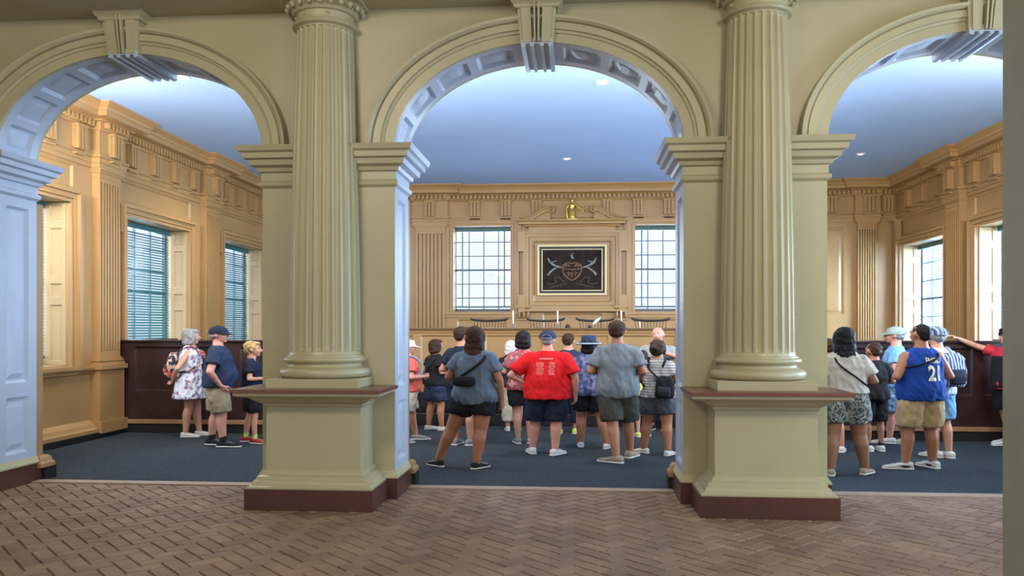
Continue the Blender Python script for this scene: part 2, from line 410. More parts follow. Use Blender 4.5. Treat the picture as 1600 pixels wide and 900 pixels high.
# ------------------------------------------------------------------ engaged fluted columns on pedestals
def column(cx, label):
    t = tag(empty('fluted_column', (cx, 7.6, 0)), label, 'column', 'fluted columns of the arcade')
    off = Matrix.Translation((-cx, -7.6, 0)); cy = 7.85
    def part(name, bm, m, sm=0):
        bmesh.ops.transform(bm, matrix=off, verts=bm.verts[:]); o = link(name, bm, m, t)
        if sm: smooth_angle(o, sm)
        return o
    h = 0.445
    ring = lambda hw, yf: [(cx-hw, yf), (cx+hw, yf), (cx+hw, YF-0.002), (cx-hw, YF-0.002)]
    bm = bmesh.new(); box(bm, cx-0.595, cx+0.595, 7.335, YF-0.002, 0, 0.19, 0.004); part('plinth', bm, DARKRED)
    bm = bmesh.new(); box(bm, cx-h, cx+h, 7.485, YF-0.002, 0.19, 1.06, 0.004); part('pedestal_die', bm, KHAKI)
    def three(prof, name, m):
        bm = bmesh.new(); sweep(bm, [(cx-h, YF-0.002), (cx-h, 7.485), (cx+h, 7.485), (cx+h, YF-0.002)], prof); part(name, bm, m)
    three([(0, 0.19), (0.135, 0.19), (0.135, 0.205), (0.10, 0.225), (0.09, 0.255), (0.07, 0.265), (0.065, 0.29), (0.025, 0.305), (0.02, 0.33), (0, 0.345)], 'pedestal_base_moulding', KHAKI)
    three([(0, 0.92), (0.015, 0.935), (0.02, 0.955), (0.06, 0.975), (0.12, 1.015), (0.20, 1.03), (0.225, 1.045), (0.225, 1.07), (0, 1.07)], 'pedestal_cornice', KHAKI)
    bm = bmesh.new(); box(bm, cx-0.69, cx+0.69, 7.235, YF-0.002, 1.07, 1.102, 0.004); part('pedestal_cap', bm, CAPWOOD)
    bm = bmesh.new(); box(bm, cx-0.43, cx+0.43, 7.43, YF-0.002, 1.102, 1.185, 0.003); part('column_plinth', bm, KHAKI)
    prof = []
    for k in range(9): a = -PI/2+PI*k/8; prof.append((0.385+0.045*math.cos(a), 1.232+0.046*math.sin(a)))
    prof += [(0.372, 1.282), (0.358, 1.292), (0.348, 1.308), (0.352, 1.322), (0.362, 1.328)]
    for k in range(7): a = -PI/2+PI*k/6; prof.append((0.365+0.027*math.cos(a), 1.355+0.026*math.sin(a)))
    prof += [(0.362, 1.385), (0.362, 1.395), (0.345, 1.40), (0.335, 1.43)]
    bm = bmesh.new(); lathe(bm, prof, cx, cy, 96); part('column_base', bm, KHAKI, 50)
    NF = 24; SEG = NF*8; zb, zt = 1.40, 4.50
    zs = [zb, zb+0.03, zb+0.04, zb+0.05, zb+0.065, zb+0.09]+[zb+0.09+(zt-0.16-zb)*k/24 for k in range(1, 25)]+[zt-0.05, zt-0.035, zt-0.022, zt-0.012, zt]
    def R(z): s = (z-zb)/(zt-zb); return 0.335-0.068*(s**1.5)
    fl8 = [0, 0, 0.62, 0.92, 1.0, 0.92, 0.62, 0]
    def rf(r, i, z):
        m = 1.0
        lo = (z-(zb+0.03))/0.05; hi = (zt-0.012-z)/0.035
        e = min(lo, hi); m = 0 if e <= 0 else (1 if e >= 1 else math.sqrt(1-(1-e)**2))
        return r-0.031*fl8[i % 8]*m*(r/0.335)
    bm = bmesh.new(); lathe(bm, [(R(z), z) for z in zs], cx, cy, SEG, rf); part('column_shaft', bm, KHAKI, 30)
    rt = R(zt)
    prof = [(rt, 4.498), (rt+0.01, 4.505), (rt+0.035, 4.512), (rt+0.045, 4.53), (rt+0.035, 4.548), (rt+0.012, 4.553), (rt+0.012, 4.562), (rt+0.002, 4.57), (rt+0.004, 4.63), (rt+0.03, 4.637), (rt+0.04, 4.652), (rt+0.05, 4.662), (rt+0.09, 4.70), (rt+0.11, 4.72), (rt+0.10, 4.73)]
    bm = bmesh.new(); lathe(bm, prof, cx, cy, 96); cap = part('capital', bm, KHAKI, 40)
    bm = bmesh.new()
    for k in range(22):
        a = 2*PI*k/22
        ellipsoid(bm, (cx+math.cos(a)*(rt+0.085), cy+math.sin(a)*(rt+0.085), 4.69), (0.028, 0.028, 0.034), 10, 8)
        a += PI/22; capsule(bm, (cx+math.cos(a)*(rt+0.11), cy+math.sin(a)*(rt+0.11), 4.715), (cx+math.cos(a)*(rt+0.06), cy+math.sin(a)*(rt+0.06), 4.665), 0.008, 0.003, 6)
    for k in range(8):
        a = 2*PI*(k+0.5)/8; ellipsoid(bm, (cx+math.cos(a)*(rt+0.006), cy+math.sin(a)*(rt+0.006), 4.602), (0.016, 0.016, 0.014), 8, 6)
    part('egg_and_dart_ornament', bm, KHAKI, 60)
    bm = bmesh.new(); box(bm, cx-0.40, cx+0.40, 7.42, YF, 4.715, 4.746, 0.004); part('abacus', bm, KHAKI)
column(-2.44, 'left of the two tall fluted khaki columns, on a panelled pedestal with dark red plinth')
column(1.64, 'right of the two tall fluted khaki columns, on a panelled pedestal with dark red plinth')
# near door jamb at the right edge of the photograph, cut by the frame
bm = bmesh.new(); jx = 1.652; jy = 3.05
pts = []
for k in range(13):
    a = PI+PI/2*k/12; pts.append((jx+0.2+0.2*math.cos(a), jy+0.2+0.2*math.sin(a)))
pts += [(jx+0.5, jy), (jx+0.5, jy+0.35), (jx, jy+0.35)]
lo = [bm.verts.new((a, b, 0)) for a, b in pts]; hi = [bm.verts.new((a, b, 5.35)) for a, b in pts]
for k in range(len(pts)): bm.faces.new((lo[k], lo[(k+1) % len(pts)], hi[(k+1) % len(pts)], hi[k]))
bm.faces.new(lo[::-1]); bm.faces.new(hi)
struct(smooth_angle(link('trim_3', bm, JAMB), 30))
# ------------------------------------------------------------------ court room walls
ML = lambda u, v, d: (XL-d, u, v)
MR = lambda u, v, d: (XR+d, u, v)
MB = lambda u, v, d: (u, YB+d, v)
WL = [(9.23, 11.37), (12.86, 15.02), (16.56, 18.70)]
WR = [(9.70, 11.80), (13.32, 15.50), (16.80, 19.00)]
WB = [(-2.97, -1.56), (1.25, 2.66)]
PL = [(11.96, 12.52), (15.54, 16.14)]; PR = [(12.25, 12.85), (15.93, 16.50)]
PB = [(-3.80, -3.12), (2.95, 3.60), (6.22, 6.62)]
PBL = (-6.85, -6.25)
ZL = (1.12, 3.46); ZB = (2.04, 4.03)
def wallpans(wins, z, u0, u1, pil, d):
    ps = []
    for a, b in wins:
        ps.append((a-0.10, b+0.10, z[1]+0.22, 4.0, 0.03, d))
    return ps
bm = bmesh.new()
sheet(bm, ML, YBK, YB, 0, CZ, [(a-0.12, b+0.12, 3.68, 4.02, 0.03, 0.03) for a, b in WL]+[(8.62, 9.03, 1.2, 4.0, .03, .025)], [(a, b, *ZL) for a, b in WL])
wl = struct(link('wall_left', bm, TAN))
bm = bmesh.new()
sheet(bm, MR, YBK, YB, 0, CZ, [(a-0.12, b+0.12, 3.68, 4.02, 0.03, 0.03) for a, b in WR]+[(8.7, 9.4, 1.2, 4.0, .03, .025)], [(a, b, *ZL) for a, b in WR])
wr = struct(link('wall_right', bm, TAN))
bm = bmesh.new()
sheet(bm, MB, XL, XR, 0, CZ, [(5.25, 5.95, 1.95, 3.95, 0.04, 0.03, 0.05, 0.012), (3.8, 5.0, 1.95, 3.95, 0.04, 0.03, 0.05, 0.012), (-5.95, -5.0, 1.95, 3.95, 0.04, 0.03, 0.05, 0.012), (-4.85, -4.0, 1.95, 3.95, 0.04, 0.03, 0.05, 0.012),
    (-2.85, -1.68, 1.2, 1.86, 0.04, 0.03), (1.37, 2.54, 1.2, 1.86, 0.04, 0.03), (-0.85, 0.52, 1.2, 2.0, 0.04, 0.03)], [(a, b, *ZB) for a, b in WB])
wb = struct(link('wall_back', bm, TAN))
def pilaster(M, u0, u1, z0, z1, parent, fl=7, base=True):
    p = 0.12; bm = bmesh.new()
    mbox(bm, M, u0, u1, z0+0.12, z1-0.14, -0.065, 0.0)
    n = fl; wd = (u1-u0)/(2*n+1)
    mbox(bm, M, u0, u1, z0+0.12, z0+0.2, -p, -0.065); mbox(bm, M, u0, u1, z1-0.2, z1-0.14, -p, -0.065)
    for k in range(n+1):
        a = u0+2*k*wd; mbox(bm, M, a, a+wd, z0+0.2, z1-0.2, -p, -0.065)
    for z, e, q in ((z0, 0.05, 0.04), (z0+0.05, 0.035, 0.04), (z0+0.09, 0.015, 0.03)):
        mbox(bm, M, u0-e, u1+e, z, z+q, -p-e, 0)
    for z, e, q in ((z1-0.14, 0.012, 0.02), (z1-0.12, 0.004, 0.05), (z1-0.07, 0.02, 0.02), (z1-0.05, 0.035, 0.02), (z1-0.03, 0.055, 0.03)):
        mbox(bm, M, u0-e, u1+e, z, z+q, -p-e, 0)
    if base:
        mbox(bm, M, u0-0.05, u1+0.05, 0.25, z0-0.07, -p-0.04, 0)
        mbox(bm, M, u0-0.08, u1+0.08, z0-0.07, z0, -p-0.08, 0); mbox(bm, M, u0-0.08, u1+0.08, 0.08, 0.25, -p-0.08, 0)
    link('pilaster', bm, TAN, parent)
for a, b in PL: pilaster(ML, a, b, 1.10, 4.06, wl)
for a, b in PR: pilaster(MR, a, b, 1.10, 4.06, wr)
for a, b in PB: pilaster(MB, a, b, 1.10, 4.06, wb)
pilaster(MB, *PBL, 1.10, 4.06, wb)
pilaster(MR, 18.92+0.12, 19.16, 1.10, 4.06, wr, 3)
# full entablature with breaks over the pilasters
def breaks_y(ps, x, s, e=0.04):
    out = []
    for a, b in ps: out += [(x, a-e), (x+s*0.13, a-e), (x+s*0.13, b+e), (x, b+e)]
    return out
path = [(XL, YBK+0.01)]+breaks_y(PL, XL, 1)+[(XL, YB)]
for a, b in [PBL]+PB: path += [(a-0.04, YB), (a-0.04, YB-0.13), (b+0.04, YB-0.13), (b+0.04, YB)]
path += [(XR, YB)]
for a, b in reversed(PR): path += [(XR, b+0.04), (XR-0.13, b+0.04), (XR-0.13, a-0.04), (XR, a-0.04)]
path += [(XR, YBK+0.01)]
arch = [(0, 4.055), (0.03, 4.055), (0.03, 4.12), (0.045, 4.125), (0.045, 4.195), (0.075, 4.21), (0.075, 4.24), (0.03, 4.24), (0.03, 4.605), (0.05, 4.61), (0.07, 4.64), (0.07, 4.73), (0.13, 4.735), (0.15, 4.755), (0.30, 4.76), (0.30, 4.83), (0.32, 4.84), (0.335, 4.87), (0.38, 4.905), (0.41, 4.925), (0.41, 4.95), (0, 4.95)]
bm = bmesh.new(); sweep(bm, path, arch); struct(link('trim_4', bm, TAN))
def trigly(M, us, parent, off=0.03):
    bm = bmesh.new()
    for u, o in us:
        mbox(bm, M, u-0.12, u+0.12, 4.25, 4.60, -o-0.05, -o)
        for k in (-1, 0, 1): mbox(bm, M, u+k*0.08-0.025, u+k*0.08+0.025, 4.25, 4.575, -o-0.10, -o-0.05)
        mbox(bm, M, u-0.13, u+0.13, 4.575, 4.605, -o-0.11, -o); mbox(bm, M, u-0.12, u+0.12, 4.17, 4.195, -o-0.08, -o)
    link('triglyph_frieze', bm, TAN, parent)
def dentils(M, u0, u1, br, parent):
    bm = bmesh.new(); u = u0+0.1
    while u < u1-0.1:
        o = 0.13 if any(a-0.04 < u < b+0.04 for a, b in br) else 0.0
        mbox(bm, M, u-0.026, u+0.026, 4.645, 4.73, -0.15-o, -0.06-o); u += 0.10
    link('dentil_course', bm, TAN, parent)
def spaced(lo, hi, br, step):
    cs = [((a+b)/2, 0.16) for a, b in br]
    pts = sorted([lo]+[c for c, _ in cs]+[hi]); out = list(cs)
    for a, b in zip(pts, pts[1:]):
        n = max(1, round((b-a)/step))
        for k in range(1, n): out.append((a+(b-a)*k/n, 0.03))
    return out
trigly(ML, spaced(YBK+0.1, YB-0.1, PL, 0.72), wl); trigly(MR, spaced(YBK+0.1, YB-0.1, PR, 0.72), wr)
trigly(MB, [(x, 0.03) for x in (-2.416, -1.70, -0.98, 0.65, 1.345, 2.04, 4.3, 5.0, 5.65, -4.3, -5.0, -5.7, 6.88)]+[((a+b)/2, 0.16) for a, b in PB+[PBL]], wb)
dentils(ML, YBK, YB, PL, wl); dentils(MR, YBK, YB, PR, wr); dentils(MB, XL, XR, PB+[PBL], wb)
# dado rail, base and black plinth
for nm, prof, m in (('dado_rail', [(0, 0.97), (0.03, 0.98), (0.04, 1.01), (0.09, 1.03), (0.10, 1.065), (0.0, 1.065)], TAN),
                    ('base_moulding', [(0, 0.10), (0.16, 0.10), (0.16, 0.15), (0.10, 0.17), (0.08, 0.22), (0.03, 0.25), (0.0, 0.28)], TAN),
                    ('plinth', [(0, 0.006), (0.17, 0.006), (0.17, 0.10), (0, 0.10)], BLACK)):
    bm = bmesh.new(); sweep(bm, [(XL, YBK+0.2), (XL, YB)], prof); link(nm, bm, m, wl)
    bm = bmesh.new(); sweep(bm, [(XR, YB), (XR, YBK+0.2)], prof); link(nm, bm, m, wr)
    bm = bmesh.new(); sweep(bm, [(XL, YB), (XR, YB)], prof); link(nm, bm, m, wb)
# ------------------------------------------------------------------ windows
def window(idx, M, u0, u1, z, tilt, blab, shutters=True):
    t = empty('window_%d' % idx, M((u0+u1)/2, z[0], 0)); struct(t); inv = Matrix.Translation(-Vector(t.location))
    def part(name, bm, m):
        bmesh.ops.transform(bm, matrix=inv, verts=bm.verts[:]); return link(name, bm, m, t)
    r = 0.42; v0, v1 = z
    bm = bmesh.new()
    for q in (((u0, v0, 0), (u0, v1, 0), (u0, v1, r+.1), (u0, v0, r+.1)), ((u1, v0, 0), (u1, v0, r+.1), (u1, v1, r+.1), (u1, v1, 0)), ((u0, v1, 0), (u1, v1, 0), (u1, v1, r+.1), (u0, v1, r+.1)), ((u0, v0, 0), (u0, v0, r+.1), (u1, v0, r+.1), (u1, v0, 0))):
        bm.faces.new([bm.verts.new(M(*c)) for c in q])
    part('reveal', bm, SHUT)
    bm = bmesh.new()      # eared architrave casing
    for e0, e1, d in ((0, 0.04, 0.05), (0.04, 0.055, 0.03), (0.055, 0.13, 0.065), (0.13, 0.17, 0.11)):
        for a, b in ((u0-e1, u0-e0), (u1+e0, u1+e1)): mbox(bm, M, a, b, v0-0.02, v1+e0, -d, 0)
        mbox(bm, M, u0-e1, u1+e1, v1+e0, v1+e1, -d, 0)
    for a, b in ((u0-0.22, u0-0.15), (u1+0.15, u1+0.22)): mbox(bm, M, a, b, v1-0.28, v1+0.17, -0.07, 0)
    mbox(bm, M, u0-0.2, u1+0.2, v0-0.07, v0-0.02, -0.10, 0.0); mbox(bm, M, u0-0.16, u1+0.16, v0-0.14, v0-0.07, -0.05, 0.0)
    part('casing', bm, TAN)
    if shutters:
        hgt = v1-v0
        for s in (0, 1):
            bm = bmesh.new()
            uu = (u0+0.035) if s == 0 else (u1-0.035); sg = 1 if s == 0 else -1
            Ms = lambda a, b, d: M(uu-sg*d, b, a)
            z_ = [v0+0.06, v0+hgt*0.37, v0+hgt*0.42, v0+hgt*0.50, v0+hgt*0.55, v0+hgt*0.84, v0+hgt*0.89, v1-0.05]
            sheet(bm, Ms, 0.02, 0.30, v0+0.005, v1-0.005, [(0.07, 0.25, z_[k], z_[k+1], 0.015, 0.02) for k in (0, 2, 4, 6)])
            mbox(bm, M, min(uu, uu-sg*0.034), max(uu, uu-sg*0.034)-0.0001, v0+0.005, v1-0.005, 0.30, 0.302)
            mbox(bm, M, min(uu, uu-sg*0.034), max(uu, uu-sg*0.034), v0+0.005, v1-0.005, 0.018, 0.02)
            part('shutter', bm, SHUT)
    bm = bmesh.new(); f = 0.05
    mbox(bm, M, u0, u0+f, v0, v1, r, r+0.06); mbox(bm, M, u1-f, u1, v0, v1, r, r+0.06)
    mbox(bm, M, u0, u1, v0, v0+0.07, r, r+0.06); mbox(bm, M, u0, u1, v1-0.05, v1, r, r+0.06)
    vm = (v0+v1)/2; mbox(bm, M, u0, u1, vm-0.022, vm+0.022, r, r+0.06)
    for k in (1, 2, 3):
        a = u0+(u1-u0)*k/4; mbox(bm, M, a-0.013, a+0.013, v0, v1, r+0.01, r+0.05)
    for k in (1, 2, 4, 5):
        b = v0+(v1-v0)*k/6; mbox(bm, M, u0, u1, b-0.011, b+0.011, r+0.012, r+0.048)
    part('sash', bm, SASH)
    bm = bmesh.new(); bm.faces.new([bm.verts.new(M(*c)) for c in ((u0, v0, r+0.03), (u1, v0, r+0.03), (u1, v1, r+0.03), (u0, v1, r+0.03))]); part('glass', bm, GLASS)
    # venetian blind hangs in the reveal: a thing of its own
    b0, b1 = u0+0.045, u1-0.045; zt = v1-0.06; zb = v0+0.12; dd = 0.35
    bl = tag(empty('venetian_blind', M((u0+u1)/2, v1-0.03, dd)), blab, 'blind', 'venetian blinds in the court room windows'); inv2 = Matrix.Translation(-Vector(bl.location))
    def bpart(name, bm, m):
        bmesh.ops.transform(bm, matrix=inv2, verts=bm.verts[:]); return link(name, bm, m, bl)
    bm = bmesh.new(); mbox(bm, M, b0, b1, v1-0.09, v1-0.004, dd-0.035, dd+0.035); bpart('head_rail', bm, GREEN)
    bm = bmesh.new(); n = int((zt-0.06-zb)/0.047); cs, sn = 0.024*math.cos(tilt), 0.024*math.sin(tilt)
    for k in range(n):
        zc = zb+(k+0.8)*0.047
        q = [(b0, zc-sn, dd-cs), (b1, zc-sn, dd-cs), (b1, zc+sn, dd+cs), (b0, zc+sn, dd+cs)]
        lo = [bm.verts.new(M(*c)) for c in q]; hi = [bm.verts.new(M(c[0], c[1]+0.003, c[2])) for c in q]
        bm.faces.new(lo[::-1]); bm.faces.new(hi)
        for i in range(4): bm.faces.new((lo[i], lo[(i+1) % 4], hi[(i+1) % 4], hi[i]))
    bpart('slats', bm, GREEN)
    bm = bmesh.new(); mbox(bm, M, b0, b1, zb-0.02, zb+0.015, dd-0.03, dd+0.03); bpart('bottom_rail', bm, GREEN)
    for k in (0.12, 0.88):
        a = b0+(b1-b0)*k; bm = bmesh.new(); mbox(bm, M, a-0.014, a+0.014, zb, zt, dd-0.029, dd-0.027); bpart('ladder_tape', bm, GREEN)
names = ['nearest', 'middle', 'far']
n = 1
labL = ['dark green slatted blind in the nearest window of the left wall, behind the left pier', 'tall green slatted blind in the large left wall window above the dark pew end', 'narrow-looking green slatted blind in the far left wall window beside the left column']
labR = ['dark green slatted blind in the nearest right wall window, mostly behind the edge of frame', 'green slatted blind in the right wall window nearest the grey-green jamb', 'green slatted blind in the far right wall window above the jersey wearer']
for (a, b), lb in zip(WL, labL): window(n, ML, a, b, ZL, math.radians(38), lb); n += 1
for (a, b), lb in zip(WR, labR): window(n, MR, a, b, ZL, math.radians(8), lb); n += 1
window(n, MB, *WB[0], ZB, math.radians(4), 'lowered thin-slatted blind in the back wall window left of the painting'); n += 1
window(n, MB, *WB[1], ZB, math.radians(4), 'lowered thin-slatted blind in the back wall window right of the painting')
# ------------------------------------------------------------------ overmantel on the back wall around the painting
CX = -0.165
om = struct(empty('trim_5', (0, 0, 0)))
bm = bmesh.new()
for e0, e1, d in ((0.0, 0.06, 0.11), (0.06, 0.075, 0.08), (0.075, 0.15, 0.15), (0.15, 0.20, 0.20)):
    a, b, lo, hi = CX-0.92, CX+0.92, 2.24, 3.68
    for p, q in ((a-e1, a-e0), (b+e0, b+e1)): mbox(bm, MB, p, q, lo-e1, hi+e1, -d, 0)
    mbox(bm, MB, a-e0, b+e0, hi+e0, hi+e1, -d, 0); mbox(bm, MB, a-e0, b+e0, lo-e1, lo-e0, -d, 0)
for s in (-1, 1):
    for z0, z1 in ((3.42, 3.88), (2.02, 2.42)):
        a = CX+s*1.10; b = CX+s*1.24; mbox(bm, MB, min(a, b), max(a, b), z0, z1, -0.195, 0)
sheet(bm, lambda u, v, d: (u, YB-0.05+d, v), CX-0.93, CX+0.93, 2.2, 3.7, [(CX-0.89, CX+0.89, 2.25, 3.66, 0.03, 0.03)])
link('eared_surround', bm, TAN, om)
bm = bmesh.new()     # frieze, cornice over it
mbox(bm, MB, CX-1.0, CX+1.0, 3.88, 4.03, -0.13, 0)
sweep(bm, [(CX-1.02, YB), (CX-1.02, YB-0.10), (CX-0.82, YB-0.10), (CX-0.82, YB-0.08), (CX+0.82, YB-0.08), (CX+0.82, YB-0.10), (CX+1.02, YB-0.10), (CX+1.02, YB)], [(0, 3.97), (0.07, 3.99), (0.09, 4.03), (0.19, 4.04), (0.19, 4.08), (0.24, 4.12), (0.24, 4.135), (0, 4.135)])
link('overmantel_cornice', bm, TAN, om)
for s in (-1, 1):     # broken swan-neck pediment
    bm = bmesh.new(); pts = []
    N = 16
    for k in range(N+1):
        t = k/N; x = CX+s*(1.12-0.62*t); z = 4.15+0.27*(0.5-0.5*math.cos(PI*t)); pts.append((x, z))
    th_ = 0.085
    fr = []; bk = []
    for yy, L in ((YB-0.26, fr), (YB-0.02, bk)):
        L.append([bm.verts.new((x, yy, z+0.03)) for x, z in pts]); L.append([bm.verts.new((x, yy, max(4.135, z-th_))) for x, z in pts])
    for k in range(N):
        for A, B in ((fr[0], bk[0]), (fr[1], bk[1]), (fr[0], fr[1]), (bk[0], bk[1])): bm.faces.new((A[k], A[k+1], B[k+1], B[k]))
    tube(bm, [(x, YB-0.27, z+0.025) for x, z in pts], 0.018, 8)
    tube(bm, [(x, YB-0.265, max(4.145, z-0.03)) for x, z in pts], 0.012, 8)
    # tympanum
    a = [bm.verts.new((x, YB-0.16, max(4.14, z-th_+0.01))) for x, z in pts]; b = [bm.verts.new((x, YB-0.16, 4.13)) for x, z in pts]
    for k in range(N): bm.faces.new((a[k], a[k+1], b[k+1], b[k]))
    sp = []
    for k in range(40):
        a_ = PI/2+k*0.28; r_ = 0.085*(1-k/46); sp.append((CX+s*(0.50+0.0)-s*math.cos(a_)*-r_*1.0, YB-0.25, 4.37+math.sin(a_)*r_))
    tube(bm, sp, [0.022*(1-k/60) for k in range(40)], 8)
    ellipsoid(bm, (CX+s*0.50, YB-0.2, 4.37), (0.03, 0.09, 0.03))
    link('swan_neck_pediment', bm, TAN, om)
    bm = bmesh.new()     # fluted console below each lower ear
    xx = CX+s*1.12
    box(bm, xx-0.17, xx+0.17, YB-0.22, YB, 2.12, 2.17, 0.008)
    for k in (-1, 0, 1):
        pr = []
        for j in range(9): tt = j/8; pr.append((xx+k*0.10, YB-0.17+0.11*tt+0.02*math.sin(tt*PI*2), 2.12-0.24*tt))
        tube(bm, pr, [0.045-0.018*j/8 for j in range(9)], 10)
    box(bm, xx-0.15, xx+0.15, YB-0.07, YB, 1.84, 1.88, 0.005)
    link('console_bracket', bm, TAN, om)
# painting
pt = tag(empty('framed_painting', (CX, YB-0.06, 2.42)), 'dark painted coat of arms in a black and pale gilt frame on the back wall', 'painting')
ox, oy, oz = CX, YB-0.06, 2.42
def P2(bm): bmesh.ops.transform(bm, matrix=Matrix.Translation((-ox, -oy, -oz)), verts=bm.verts[:]); return bm
def rectframe(hw, hh, w_, y0, y1):
    bm = bmesh.new(); cz = oz+0.575
    for q in ((-hw, -hw+w_, -hh, hh), (hw-w_, hw, -hh, hh), (-hw+w_, hw-w_, -hh, -hh+w_), (-hw+w_, hw-w_, hh-w_, hh)):
        box(bm, ox+q[0], ox+q[1], y0, y1, cz+q[2], cz+q[3], 0.006)
    return P2(bm)
link('outer_frame', rectframe(0.80, 0.585, 0.05, oy-0.05, oy+0.02), PALEGOLD, pt)
link('frame', rectframe(0.75, 0.535, 0.05, oy-0.035, oy+0.02), BLACK, pt)
link('inner_frame', rectframe(0.70, 0.485, 0.022, oy-0.04, oy+0.02), PALEGOLD, pt)
cz = oz+0.575
bm = bmesh.new(); box(bm, ox-0.69, ox+0.69, oy-0.01, oy+0.015, cz-0.475, cz+0.475); link('canvas', P2(bm), mat('dark_varnished_canvas', (0.017, 0.012, 0.011), 0.75, 0.15, col2=(0.035, 0.022, 0.017), vscale=5), pt)
SILV = mat('faded_silver_paint', (0.19, 0.22, 0.235), 0.7, var=0.4, vscale=18); OLDG = mat('faded_gold_paint', (0.15, 0.085, 0.035), 0.7, var=0.5, vscale=15); DIMB = mat('dim_brown_paint', (0.045, 0.028, 0.02), 0.7, var=0.5, vscale=12)
def stroke(bm, pts, rr_):
    P_ = [Vector((p[0], 0, p[1])) for p in pts]
    L, R_ = [], []
    for i, p in enumerate(P_):
        d = (P_[min(i+1, len(P_)-1)]-P_[max(i-1, 0)]).normalized(); nn = Vector((-d.z, 0, d.x)); r_ = rr_[i] if isinstance(rr_, list) else rr_
        L.append(bm.verts.new((ox+p.x+nn.x*r_, oy-0.0115, cz+p.z+nn.z*r_))); R_.append(bm.verts.new((ox+p.x-nn.x*r_, oy-0.0115, cz+p.z-nn.z*r_)))
    for i in range(len(P_)-1): bm.faces.new((L[i], L[i+1], R_[i+1], R_[i]))
bm = bmesh.new()
for s in (-1, 1):
    stroke(bm, [(s*.56, .28), (s*.50, .17), (s*.42, .12), (s*.30, .07), (s*.20, .06)], [.012, .022, .024, .018, .008])
    stroke(bm, [(s*.34, .07), (s*.44, .01), (s*.52, -.06), (s*.55, -.12)], [.014, .02, .02, .03])
    stroke(bm, [(s*.50, .18), (s*.42, .19), (s*.36, .22)], [.01, .012, .006])
stroke(bm, [(0.02, .26), (-0.01, .33), (0.01, .40)], [.025, .02, .006])
link('silver_figures', P2(bm), SILV, pt)
bm = bmesh.new()
sh = [(-.20, .12), (-.22, .0), (-.17, -.12), (-.08, -.20), (0, -.24), (.08, -.20), (.17, -.12), (.22, .0), (.20, .12), (.1, .17), (0, .15), (-.1, .17), (-.20, .12)]
stroke(bm, sh, .014); stroke(bm, [(-.21, .03), (0, .01), (.21, .03)], .012); stroke(bm, [(-.17, .09), (-.10, .12), (-.05, .08)], .02); stroke(bm, [(.17, .09), (.10, .12), (.05, .08)], .02)
stroke(bm, [(-.14, -.06), (0, -.08), (.14, -.06)], .01); stroke(bm, [(0, -.04), (0, -.16)], .02); stroke(bm, [(-.08, -.03), (-.08, -.13)], .014); stroke(bm, [(.08, -.03), (.08, -.13)], .014)
link('gold_shield', P2(bm), OLDG, pt)
bm = bmesh.new()
for s in (-1, 1):
    stroke(bm, [(s*.20, -.26), (s*.30, -.16), (s*.40, -.18), (s*.36, -.27), (s*.48, -.33), (s*.58, -.30)], .016)
    stroke(bm, [(s*.50, -.40), (s*.3, -.36), (s*.1, -.3), (s*.20, -.26)], .014)
    link('scrollwork', P2(bm), DIMB, pt); bm = bmesh.new()
bm.free()
# gilt statuette standing on the overmantel cornice
st = tag(empty('statuette', (-0.165, YB-0.15, 4.135)), 'small gilded standing figure between the scrolls above the painting', 'statue')
bm = bmesh.new()
box(bm, -0.12, 0.12, -0.06, 0.06, 0, 0.03, 0.004)
link('statuette_base', bm, GOLD, st)
bm = bmesh.new()
lathe(bm, [(0.085, 0.03), (0.088, 0.06), (0.078, 0.13), (0.070, 0.20), (0.046, 0.265), (0.060, 0.315), (0.066, 0.345), (0.05, 0.375), (0.022, 0.39), (0.022, 0.41)], 0, 0, 20, lambda r, i, z: r*(1+0.07*math.sin(i*2.2)*(z < 0.28)))
ellipsoid(bm, (0, 0, 0.445), (0.04, 0.042, 0.048)); ellipsoid(bm, (0, 0.01, 0.465), (0.045, 0.045, 0.035))
capsule(bm, (-0.08, 0, 0.35), (-0.14, -0.02, 0.25), 0.025, 0.02); capsule(bm, (-0.14, -0.02, 0.25), (-0.10, -0.05, 0.12), 0.02, 0.014)
capsule(bm, (0.08, 0, 0.35), (0.15, -0.02, 0.28), 0.025, 0.02); capsule(bm, (0.15, -0.02, 0.28), (0.24, -0.03, 0.24), 0.018, 0.012)
capsule(bm, (-0.13, -0.05, 0.28), (-0.11, -0.05, 0.05), 0.012, 0.018)
link('figure', bm, GOLD, st, True)
bm = bmesh.new(); tube(bm, [(0.24, -0.03, 0.31), (0.24, -0.03, 0.12)], 0.006, 6)
tube(bm, [(0.16, -0.03, 0.245), (0.32, -0.03, 0.235)], 0.005, 6)
for x in (0.17, 0.31): ellipsoid(bm, (x, -0.03, 0.20), (0.03, 0.03, 0.01), 10, 6); tube(bm, [(x, -0.03, 0.24), (x, -0.03, 0.2)], 0.003, 5)
link('scales', bm, GOLD, st, True)
